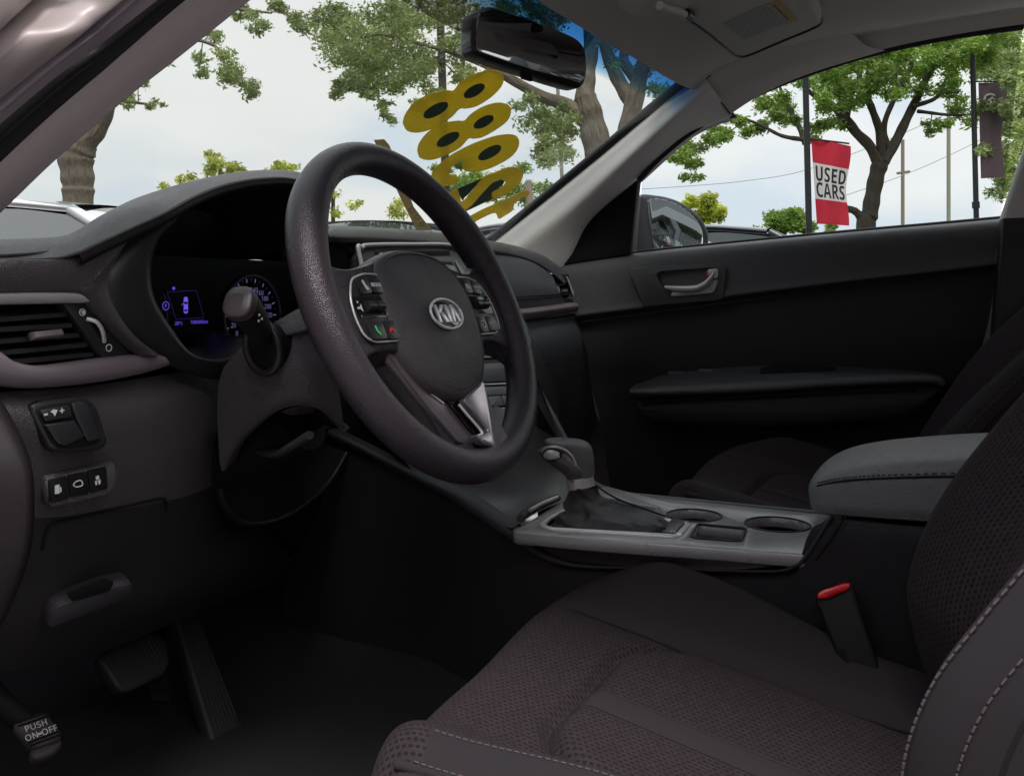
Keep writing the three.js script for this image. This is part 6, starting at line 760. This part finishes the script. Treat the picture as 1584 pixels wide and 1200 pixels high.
// limbs: [[px, py, half-width px], ...] at a distance; dz shifts the far end of a limb in depth
function limbs(list, dist) { return list.map((L, j) => { const dz = j ? rr(-0.6, 0.6) : 0; const P = L.map(([p, q], i) => along(p, q, dist + dz * i / (L.length - 1))); const W = L.map((a) => a[2] * dist / FPX); const g = tube(P, (t) => { const f = t * (W.length - 1), i = Math.min(Math.floor(f), W.length - 2), r = (W[i] + (W[i + 1] - W[i]) * (f - i)) * (1 + 0.05 * Math.sin(t * 37 + j)); return [r, r]; }, { n: L.length * 8, s: 10, up: V(0.3, 0, 1) }); return g; }); }
function tree(name, label, dist, trunk, branches, clumps, bm, lm, size, spread, cat = 'tree') {
  const base = along(trunk[0][0], trunk[0][1], dist); base.y = 0; const t = thing(name, label, cat, base.toArray(), cat === 'shrub' ? 'shrubs and saplings beyond the lot' : 'trees along the edge of the lot');
  const b = CAM.y + (CY - trunk[0][1]) * dist / FPX; const root = [trunk[0][0], CY + CAM.y * FPX / dist, trunk[0][2] * 1.35];
  mesh('trunk', limbs([[root, ...trunk]], dist), bm, t); if (branches.length) mesh('branch', limbs(branches, dist), bm, t);
  if (branches.length) { // twigs that carry the leaf clumps
    const pts = []; for (const L of [...branches, trunk]) for (let i = 1; i < L.length; i++) for (let k = 0; k < 8; k++) { const u = k / 8; pts.push([L[i - 1][0] + (L[i][0] - L[i - 1][0]) * u, L[i - 1][1] + (L[i][1] - L[i - 1][1]) * u]); }
    const near = (p, q) => { let best = null, bd = 1e9; for (const c of pts) { const d = Math.hypot(c[0] - p, c[1] - q); if (d < bd) { bd = d; best = c; } } return [best, bd]; };
    const tw = [], todo = clumps.slice(); while (todo.length) { let bi = 0, bb = null; todo.forEach((c, i) => { const r = near(c[0], c[1]); if (!bb || r[1] < bb[1]) { bb = r; bi = i; } }); const [p, q, a, b] = todo.splice(bi, 1)[0], [best, bd] = bb; const w = Math.min(2, 0.5 + Math.min(a, b) / 30), m = [(best[0] + p) / 2 + rr(-0.12, 0.12) * bd, (best[1] + q) / 2 + rr(-0.15, 0.05) * bd]; tw.push([[...best, w], [...m, w * 0.8], [p, q, w * 0.5]]); pts.push(m, [p, q]);
      const n = Math.min(5, 1 + Math.round(a / 22)); for (let k = 0; k < n; k++) { const x = p + rr(-0.8, 0.8) * a, y = q + rr(-0.8, 0.8) * b; tw.push([[p, q, w * 0.5], [(p + x) / 2, (q + y) / 2 - 3, w * 0.4], [x, y, w * 0.25]]); } }
    mesh('twig', limbs(tw, dist), bm, t);
  }
  if (clumps.length) mesh('crown', leaves(clumps, dist, size, spread), lm, t);
  return t;
}
tree('street_tree', 'tree with a thick forked trunk seen left through the windscreen', 11.5, [[120, 330, 24], [120, 285, 24], [117, 245, 27], [125, 222, 26]], [[[120, 235, 17], [108, 200, 14], [100, 160, 12], [95, 90, 10], [90, -20, 8]], [[130, 226, 16], [155, 195, 12], [172, 150, 10], [195, 90, 8], [235, 10, 6]], [[172, 150, 5], [205, 158, 2.5], [240, 162, 1.5]], [[195, 95, 6], [260, 60, 4], [330, 70, 2.5], [350, 110, 1.5]], [[235, 10, 5], [330, 10, 3], [420, 20, 1.5]]],
  [[345, 105, 26, 26, 380], [392, 140, 22, 14, 170], [310, 95, 14, 24, 110], [430, 18, 50, 14, 300], [470, 35, 24, 18, 160], [400, 40, 18, 12, 110], [330, 55, 16, 14, 90], [240, 162, 14, 6, 50], [200, 158, 16, 12, 90], [215, 130, 12, 12, 50], [375, 20, 20, 10, 100], [250, 90, 20, 12, 70], [160, -30, 160, 30, 900], [60, 60, 60, 60, 700]], bark, leafA, 0.11, 0.9);
tree('street_tree', 'tall tree with two pale trunks just right of the rear view mirror', 8.6, [[945, 330, 22], [936, 270, 22], [926, 235, 23], [916, 190, 21], [905, 150, 19]],
  [[[918, 200, 15], [900, 180, 14], [870, 160, 11], [840, 150, 9], [800, 128, 8], [760, 105, 6], [710, 85, 4], [660, 70, 3], [600, 55, 2]], [[905, 155, 16], [908, 110, 14], [915, 60, 12], [905, 10, 10], [900, -40, 8]], [[905, 140, 12], [880, 90, 9], [850, 40, 7], [800, -10, 5]], [[962, 320, 17], [966, 235, 16], [974, 190, 16], [985, 140, 14], [1000, 90, 11], [1035, 40, 8], [1060, -10, 6]], [[978, 160, 13], [950, 110, 11], [935, 60, 9], [945, 10, 7]], [[990, 130, 10], [965, 90, 8], [985, 40, 6], [1000, -20, 5]], [[760, 105, 3], [720, 125, 1.6], [690, 100, 1]]],
  [[560, 60, 62, 48, 1500], [700, 20, 60, 30, 500], [610, 85, 70, 40, 700], [960, 40, 40, 30, 120], [850, 30, 60, 30, 300], [640, 30, 45, 40, 900], [520, 25, 30, 30, 450], [590, 120, 60, 26, 620], [545, 125, 26, 14, 200], [575, 138, 22, 12, 140], [520, 145, 14, 8, 60], [650, 105, 36, 28, 420], [595, 165, 10, 8, 50], [602, 183, 10, 8, 50], [705, 70, 32, 30, 360], [720, 115, 26, 18, 170], [660, 150, 20, 26, 200], [840, 195, 50, 26, 460], [820, 160, 26, 20, 160], [880, 175, 24, 16, 130], [855, 235, 30, 26, 260], [830, 225, 20, 22, 120], [1030, 150, 30, 26, 260], [1060, 140, 20, 16, 120], [1000, 70, 40, 40, 120], [950, 90, 16, 20, 90], [870, 210, 24, 18, 150], [930, 20, 60, 30, 360], [780, 20, 60, 20, 300], [660, -30, 180, 26, 1200], [1060, 175, 30, 20, 160]], bark, leafA, 0.085, 1.2);
tree('street_tree', 'broad tree with a dark forked trunk beside the red and white banner', 15.5, [[1340, 352, 14], [1345, 335, 13], [1350, 305, 12], [1357, 270, 12], [1363, 250, 13]],
  [[[1340, 345, 8], [1325, 328, 6], [1310, 322, 5], [1280, 312, 4]], [[1360, 252, 9], [1345, 225, 8], [1325, 205, 7.5], [1310, 185, 7], [1290, 165, 6], [1270, 155, 4.5], [1240, 130, 3], [1215, 95, 2]], [[1310, 185, 5], [1316, 150, 4.5], [1330, 120, 4], [1325, 70, 3]], [[1368, 250, 9], [1388, 215, 8], [1405, 180, 7], [1425, 140, 6], [1440, 110, 5], [1470, 70, 3]], [[1365, 245, 7], [1360, 200, 6], [1350, 170, 5.5], [1340, 140, 5], [1345, 100, 4], [1330, 50, 3]], [[1375, 232, 5], [1368, 195, 4.5], [1385, 150, 4], [1410, 100, 3.4], [1420, 50, 2]], [[1412, 165, 4], [1450, 150, 3], [1465, 120, 2]], [[1420, 172, 3], [1480, 178, 2], [1540, 172, 1.4]], [[1246, 222, 4.5], [1236, 195, 4], [1215, 155, 3], [1205, 130, 2]], [[1244, 216, 4], [1210, 210, 3], [1180, 195, 2.4], [1140, 178, 1.6]]],
  [[1400, 85, 90, 28, 2100], [1330, 110, 60, 30, 1100], [1480, 80, 60, 30, 1300], [1260, 120, 40, 28, 620], [1200, 160, 34, 22, 460], [1150, 190, 40, 16, 420], [1085, 225, 26, 16, 230], [1060, 250, 30, 14, 220], [1120, 210, 24, 18, 220], [1220, 185, 24, 14, 180], [1290, 195, 34, 14, 240], [1260, 205, 16, 12, 100], [1300, 150, 50, 24, 560], [1380, 130, 50, 24, 420], [1450, 130, 40, 20, 380], [1500, 170, 44, 22, 420], [1440, 195, 30, 12, 150], [1070, 270, 18, 8, 70], [1050, 235, 18, 16, 130], [1340, 55, 120, 26, 1400], [1520, 60, 50, 30, 800], [1180, 130, 30, 20, 260]], barkDark, leafB, 0.15, 1.8);
tree('street_tree', 'dense green tree at the right edge behind the dark banner', 19, [[1600, 360, 14], [1598, 300, 13], [1590, 220, 11], [1580, 140, 9]], [[[1590, 220, 7], [1560, 190, 5], [1535, 160, 3]], [[1580, 140, 6], [1550, 90, 4], [1530, 60, 3]]], [[1546, 165, 22, 24, 260, -5.6], [1556, 118, 30, 14, 260, -5.6], [1528, 232, 14, 10, 90, -5.6], [1560, 95, 40, 60, 1700], [1530, 110, 26, 40, 700], [1565, 200, 30, 50, 1300], [1570, 260, 24, 40, 800], [1545, 290, 20, 16, 160], [1530, 75, 30, 24, 500], [1620, 170, 50, 130, 2200], [1555, 150, 24, 30, 500]], barkDark, leafA, 0.17, 1.6);
const shrub = (label, dist, clumps, lm, size = 0.14) => tree('shrub', label, dist, [[clumps[0][0], clumps[0][1] + 20, 3], [clumps[0][0], clumps[0][1], 2]], [], clumps, barkDark, lm, size, 0.6, 'shrub');
shrub('bright yellow green shrub behind the wing mirror', 22, [[1088, 322, 30, 16, 1100], [1105, 332, 20, 10, 500], [1068, 312, 18, 8, 260], [1075, 345, 40, 16, 700]], leafY, 0.2);
shrub('rounded green shrub left of the black banner pole', 24, [[1210, 348, 36, 18, 1300], [1235, 338, 22, 16, 700], [1190, 356, 26, 12, 500], [1270, 356, 34, 8, 500], [1225, 328, 16, 8, 240]], leafB, 0.2);
shrub('pale yellow green sapling behind the top of the cluster hood', 14, [[340, 262, 24, 16, 210], [326, 244, 8, 18, 80], [290, 282, 26, 10, 130], [255, 288, 6, 8, 30], [365, 258, 14, 8, 70], [440, 258, 20, 8, 90], [425, 262, 16, 6, 50]], leafY, 0.12);
shrub('thin pale sapling seen through the steering wheel opening', 14, [[515, 300, 9, 8, 50], [518, 330, 8, 6, 40], [551, 316, 9, 6, 40], [612, 325, 20, 14, 100], [632, 300, 14, 12, 60], [520, 350, 6, 4, 30]], leafY, 0.12);
shrub('pale green bushy sapling behind the yellow numbers', 15, [[690, 255, 34, 14, 260], [735, 275, 40, 20, 380], [800, 265, 20, 16, 170], [785, 300, 34, 20, 300], [830, 300, 26, 20, 240], [700, 300, 40, 20, 240], [850, 330, 26, 14, 150]], leafB, 0.13);
// poles
const poleM = S([0.02, 0.021, 0.023], 0.5), woodM = S([0.30, 0.24, 0.15], 0.9), greyM = S([0.34, 0.32, 0.31], 0.85);
function pole(name, label, dist, pts, w, mat, cat) { const P = pts.map(([p, q]) => along(p, q, dist)), a = P[P.length - 1], g = a.clone(); g.y = 0; const t = thing(name, label, cat, g.toArray(), { 'banner pole': 'black banner poles', 'utility pole': 'utility poles beyond the lot' }[cat]); mesh('shaft', tube([P[0], ...P.slice(1), g], (k) => [w * (0.9 + 0.1 * k), w * (0.9 + 0.1 * k)], { n: 12, s: 12, up: V(1, 0, 0), lin: true }), mat, t); mesh('foot', box(w * 4, 0.06, w * 4, 0.02, [g.x, 0.03, g.z]), mat, t); return t; }
const p1 = pole('lamp_pole', 'black lamp pole behind the yellow numbers, an arm near its top', 11, [[676, -120], [680, 0], [690, 300]], 0.05, poleM, 'lamp pole');
mesh('arm', tube([[678, 28], [664, 22], [650, 4], [646, -40]].map(([p, q]) => along(p, q, 11)), 0.03, { n: 16 }), poleM, p1); mesh('collar', tube([along(681, 88, 11), along(682, 100, 11)], 0.062, { n: 4, s: 16 }), poleM, p1);
const p2 = pole('banner_pole', 'black pole that carries the red and white banner', 12, [[1245, 60], [1247, 150], [1252, 362]], 0.042, poleM, 'banner pole');
mesh('bracket', tube([along(1250, 214, 12), along(1314, 222, 12)], 0.012, { n: 6, s: 8 }), poleM, p2);
const p3 = pole('banner_pole', 'black pole at the right that carries the dark banner', 14, [[1505, 60], [1506, 120], [1511, 340]], 0.04, poleM, 'banner pole');
mesh('bracket', tube([along(1508, 126, 14), along(1556, 126, 14)], 0.012, { n: 6, s: 8 }), poleM, p3); mesh('collar', tube([along(1510, 312, 14), along(1510.5, 322, 14)], 0.055, { n: 4, s: 14 }), poleM, p3);
const u1 = pole('utility_pole', 'thin wooden utility pole with a crossarm, right of the broad tree', 45, [[1397, 216], [1397, 352]], 0.09, woodM, 'utility pole'); mesh('crossarm', tube([along(1388, 268, 45), along(1408, 265, 45)], 0.06, { n: 4, s: 8 }), woodM, u1);
pole('utility_pole', 'pale utility pole left of the dark banner, grey lower half', 40, [[1468, 150], [1468, 345]], 0.085, S([0.34, 0.33, 0.24], 0.9), 'utility pole');
pole('utility_pole', 'slim grey pole seen between the sticker numbers and the right trunk', 24, [[862, 120], [866, 200], [870, 290]], 0.05, greyM, 'utility pole');
const post = pole('wooden_post', 'short pinkish wooden post at the lower right corner of the windscreen', 14, [[817, 280], [822, 345]], 0.055, S([0.42, 0.32, 0.27], 0.9), 'post'); mesh('cap', tube([along(814, 281, 14), along(821, 281, 14)], 0.035, { n: 3, s: 8 }), greyM, post);
for (const [l, L] of [['upper overhead wire crossing the side window', [[985, 293], [1060, 288], [1150, 280], [1250, 262], [1400, 205], [1584, 120]]], ['lower overhead wire crossing behind the dark banner', [[1300, 305], [1400, 270], [1500, 225], [1620, 160]]]]) { const P = L.map(([p, q]) => along(p, q, 44)); const w = mesh('overhead_wire', tube(P, 0.016, { n: 40, s: 5 }), S([0.4, 0.42, 0.46], 0.7), scene); tag(w, l, 'wire', 'overhead wires beyond the lot');}
{ // banners: cloth with print
  const cloth = (c00, c10, c01, c11, dist, wav, tex, mat) => { const g = gridGeo((u, v) => { const p = (c00[0] * (1 - u) + c10[0] * u) * (1 - v) + (c01[0] * (1 - u) + c11[0] * u) * v, q = (c00[1] * (1 - u) + c10[1] * u) * (1 - v) + (c01[1] * (1 - u) + c11[1] * u) * v; return along(p + 3 * Math.sin(v * 7 + 1) * u, q, dist + wav * (Math.sin(u * 7 + v * 3) + 0.8 * Math.max(0, u - 0.75) * 6)); }, 24, 40); const uv = g.attributes.uv; for (let j = 0; j <= 40; j++) for (let i = 0; i <= 24; i++) uv.setXY(j * 25 + i, i / 24, 1 - j / 40); return g; };
  const ft = canvasTex(256, 512, (c, w, h) => { c.fillStyle = '#d8213c'; c.fillRect(0, 0, w, h); c.fillStyle = '#ece6e2'; c.fillRect(0, h * 0.29, w, h * 0.42); c.fillStyle = '#22242c'; c.textAlign = 'left'; c.textBaseline = 'middle'; c.font = 'bold 124px sans-serif'; c.save(); c.translate(10, h * 0.41); c.scale(0.78, 1); c.fillText('USED', 0, 0); c.restore(); c.save(); c.translate(10, h * 0.60); c.scale(0.78, 1); c.fillText('CARS', 0, 0); c.restore(); });
  const b = along(1283, 350, 12); const f = mesh('banner', cloth([1255, 212], [1314, 226], [1264, 346], [1311, 349], 12, 0.035, ft), S([1, 1, 1], 0.8, { map: ft, transmission: 0.25, thickness: 0 }), scene); tag(f, 'red and white cloth banner reading used cars', 'banner');
  const dt = canvasTex(128, 512, (c, w, h) => { c.fillStyle = '#5e4c52'; c.fillRect(0, 0, w, h); c.strokeStyle = '#c9c4c4'; c.lineWidth = 9; c.beginPath(); c.arc(w * 0.42, h * 0.17, 27, 0.6, 5.6); c.stroke(); c.beginPath(); c.moveTo(w * 0.32, h * 0.19); c.lineTo(w * 0.52, h * 0.15); c.stroke(); c.fillStyle = '#b5afb0'; c.fillRect(w * 0.1, h * 0.265, w * 0.75, 10); c.fillStyle = '#5d5054'; c.fillRect(0, h * 0.4, w, h * 0.05); });
  const g2 = mesh('banner', cloth([1514, 128], [1556, 128], [1518, 276], [1550, 274], 14, 0.02, dt), S([1, 1, 1], 0.8, { map: dt, transmission: 0.2, thickness: 0 }), scene); tag(g2, 'dark brownish grey banner with a pale round mark at the right edge', 'banner');
}
// parked cars
const carGlass = S([0.03, 0.04, 0.042], 0.04, { clearcoat: 1, specularIntensity: 1 });
function parkedCar(label, col, at, turn, o = {}) {
  const t = thing('parked_car', label, 'car', at, 'cars parked on the lot'); t.rotation.y = turn; LOCAL.add(t);
  const body = S(col, 0.3, { metalness: 0.3, clearcoat: 0.8, clearcoatRoughness: 0.06 }), hs = o.h || 1;
  const prof = [[-2.3, 0.5, 0.62], [-2.25, 0.3, 0.74], [-1.6, 0.25, 0.82], [-0.95, 0.25, 0.92], [0, 0.25, 0.95], [1.2, 0.25, 0.97], [1.9, 0.28, 0.96], [2.25, 0.35, 0.90], [2.3, 0.5, 0.75]];
  mesh('body', loft(prof.map(([z, b, h]) => { const w = 0.90 - 0.12 * Math.max(0, Math.abs(z) - 1.7); return [V(-w * 0.9, b, z), V(-w, b + 0.15, z), V(-w, 0.6, z), V(-w * 0.94, h - 0.03, z), V(-w * 0.7, h, z), V(0, h + 0.03, z), V(w * 0.7, h, z), V(w * 0.94, h - 0.03, z), V(w, 0.6, z), V(w, b + 0.15, z), V(w * 0.9, b, z)]; }), { nu: 40, nv: 40 }), body, t);
  const top = (1.43 - 0.93) * hs, rf = [[-0.95, 0.0, 0.80], [-0.3, 0.78, 0.66], [0.1, 0.95, 0.62], [0.6, 1.0, 0.61], [1.1, 0.92, 0.61], [1.5, 0.62, 0.64], [1.95, 0.0, 0.74]].map(([z, k, w]) => [z, 0.93 + top * k, w]);
  mesh('roof', loft(rf.slice(1, 5).map(([z, y, w]) => [V(-w, y - 0.05, z), V(-w * 0.92, y - 0.005, z), V(0, y + 0.03, z), V(w * 0.92, y - 0.005, z), V(w, y - 0.05, z)]), { nu: 24, nv: 16 }), body, t);
  const pane = (name, L) => mesh(name, loft(L, { nu: 10, nv: 8 }), carGlass, t);
  pane('windscreen', [[V(-0.78, 0.93, -0.98), V(0, 0.96, -1.06), V(0.78, 0.93, -0.98)], [V(-0.64, rf[1][1] - 0.03, -0.3), V(0, rf[1][1] + 0.02, -0.33), V(0.64, rf[1][1] - 0.03, -0.3)]]);
  pane('rear_window', [[V(-0.62, rf[4][1] - 0.04, 1.1), V(0, rf[4][1] + 0.02, 1.12), V(0.62, rf[4][1] - 0.04, 1.1)], [V(-0.7, 0.95, 1.95), V(0, 0.98, 2.0), V(0.7, 0.95, 1.95)]]);
  for (const s of [-1, 1]) {
    for (const [z0, z1, z2, z3] of [[-0.85, 0.18, -0.28, 0.18], [0.26, 1.75, 0.26, 1.2]]) pane('side_window', [[V(s * 0.845, 0.95, z0), V(s * 0.845, 0.95, (z0 + z1) / 2), V(s * 0.835, 0.95, z1)], [V(s * 0.66, 0.91 + top * 0.8, z2), V(s * 0.64, 0.91 + top * 0.9, (z2 + z3) / 2), V(s * 0.65, 0.90 + top * 0.82, z3)]]);
    for (const L of [[[0.86, 0.92, -0.98], [0.65, rf[1][1] - 0.03, -0.3]], [[0.86, 0.93, 0.22], [0.645, 0.91 + top * 0.93, 0.22]], [[0.80, 0.93, 1.93], [0.63, rf[4][1] - 0.04, 1.12]]]) mesh('pillar', tube(L.map(([x, y, z]) => V(s * x, y, z)), 0.035, { n: 6, s: 8 }), body, t);
    mesh('mirror', box(0.2, 0.12, 0.1, 0.04, [s * 0.98, 1.0, -0.72]), body, t); mesh('headlight', box(0.42, 0.13, 0.12, 0.05, [s * 0.62, 0.66, -2.22]), M.white, t); mesh('tail_light', box(0.36, 0.14, 0.1, 0.04, [s * 0.64, 0.78, 2.25]), M.red, t);
    for (const z of [-1.42, 1.42]) { const wh = mesh('wheel', tube([V(s * 0.70, 0.32, z), V(s * 0.91, 0.32, z)], 0.32, { n: 4, s: 28 }), M.rubber, t); mesh('rim', tube([V(s * 0.90, 0.32, z), V(s * 0.916, 0.32, z)], 0.2, { n: 2, s: 20 }), M.silver, wh); }
  }
  return t;
}
const carAt = (p, dist, turn, f) => { const a = along(p, 300, dist); return [a.x, 0, a.z]; };
parkedCar('white car at the left edge beyond the pillar, pale window frame', [0.55, 0.56, 0.57], carAt(-60, 5.9), 0.35, { h: 1.0 });
parkedCar('dark green grey car behind the cluster hood, glass full of reflections', [0.035, 0.05, 0.048], carAt(185, 6.7), -1.2, { h: 0.98 });
parkedCar('dark grey car seen through the steering wheel opening', [0.06, 0.075, 0.075], carAt(600, 7.5), -1.1, { h: 0.94 });
parkedCar('silver car at the lower right corner of the windscreen', [0.42, 0.44, 0.47], carAt(812, 7.4), -0.5, { h: 0.94 });
parkedCar('dark blue grey car behind the wing mirror', [0.05, 0.055, 0.065], carAt(985, 8.0), 0.15, { h: 1.0 });
// unseen long building added on the driver's side to block and tint sky light
{
  const b = thing('light_blocking_building', 'long brownish clad building added on the driver side to block and tint light, outside the picture', 'building', [-9.5, 0, 6]);
  mesh('wall', box(3, 7.0, 44, 0.05, [-10, 3.5, 4]), S([0.25, 0.165, 0.19], 0.8), b); mesh('parapet', box(3.4, 0.5, 44.4, 0.05, [-10, 7.2, 4]), S([0.2, 0.18, 0.18], 0.7), b);
  for (let i = 0; i < 9; i++) { mesh('window_pane', box(0.06, 2.4, 3.2, 0.01, [-8.49, 1.8, -14 + i * 4.5]), S([0.02, 0.022, 0.028], 0.05, { clearcoat: 1 }), b); mesh('frame', box(0.12, 2.6, 0.14, 0.02, [-8.48, 1.8, -12.3 + i * 4.5]), S([0.12, 0.1, 0.11], 0.6), b); }
}
// showroom behind the car, seen only in the wing mirror
{
  const b = thing('showroom', 'grey showroom with a deep flat canopy and dark glass, seen in the wing mirror', 'building', [11, 0, 17]);
  const wallM = S([0.22, 0.225, 0.23], 0.7), fas = S([0.5, 0.5, 0.5], 0.6), gM = S([0.02, 0.05, 0.055], 0.05, { clearcoat: 1 }), fr = S([0.45, 0.45, 0.44], 0.4, { metalness: 0.4 });
  mesh('wall', box(30, 11, 8, 0.05, [14, 5.5, 22]), wallM, b); mesh('canopy', box(26, 1.3, 4.4, 0.05, [14, 4.6, 16.2]), fas, b); mesh('column', box(1.2, 4.0, 1.2, 0.05, [2.2, 2.0, 14.6]), wallM, b); mesh('column', box(1.2, 4.0, 1.2, 0.05, [9.5, 2.0, 14.6]), wallM, b);
  for (let i = 0; i < 11; i++) mesh('window_pane', box(1.8, 3.4, 0.06, 0.01, [4 + i * 2, 1.9, 17.94]), gM, b);
  for (let i = 0; i < 12; i++) mesh('mullion', box(0.14, 3.9, 0.16, 0.02, [3 + i * 2, 1.95, 17.9]), fr, b); for (const y of [0.1, 2.5, 3.75]) mesh('transom', box(22.2, 0.12, 0.14, 0.02, [14, y, 17.92]), fr, b);
  mesh('door', box(1.6, 2.3, 0.08, 0.02, [8, 1.2, 17.86]), fr, b);
}
parkedCar('dark car with a red tail light parked before the showroom, seen in the wing mirror', [0.04, 0.045, 0.06], [5.2, 0, 10.5], 2.9);
parkedCar('white car parked before the showroom, seen in the wing mirror', [0.7, 0.71, 0.72], [8.6, 0, 11.5], 0.1);
renderer.render(scene, camera);
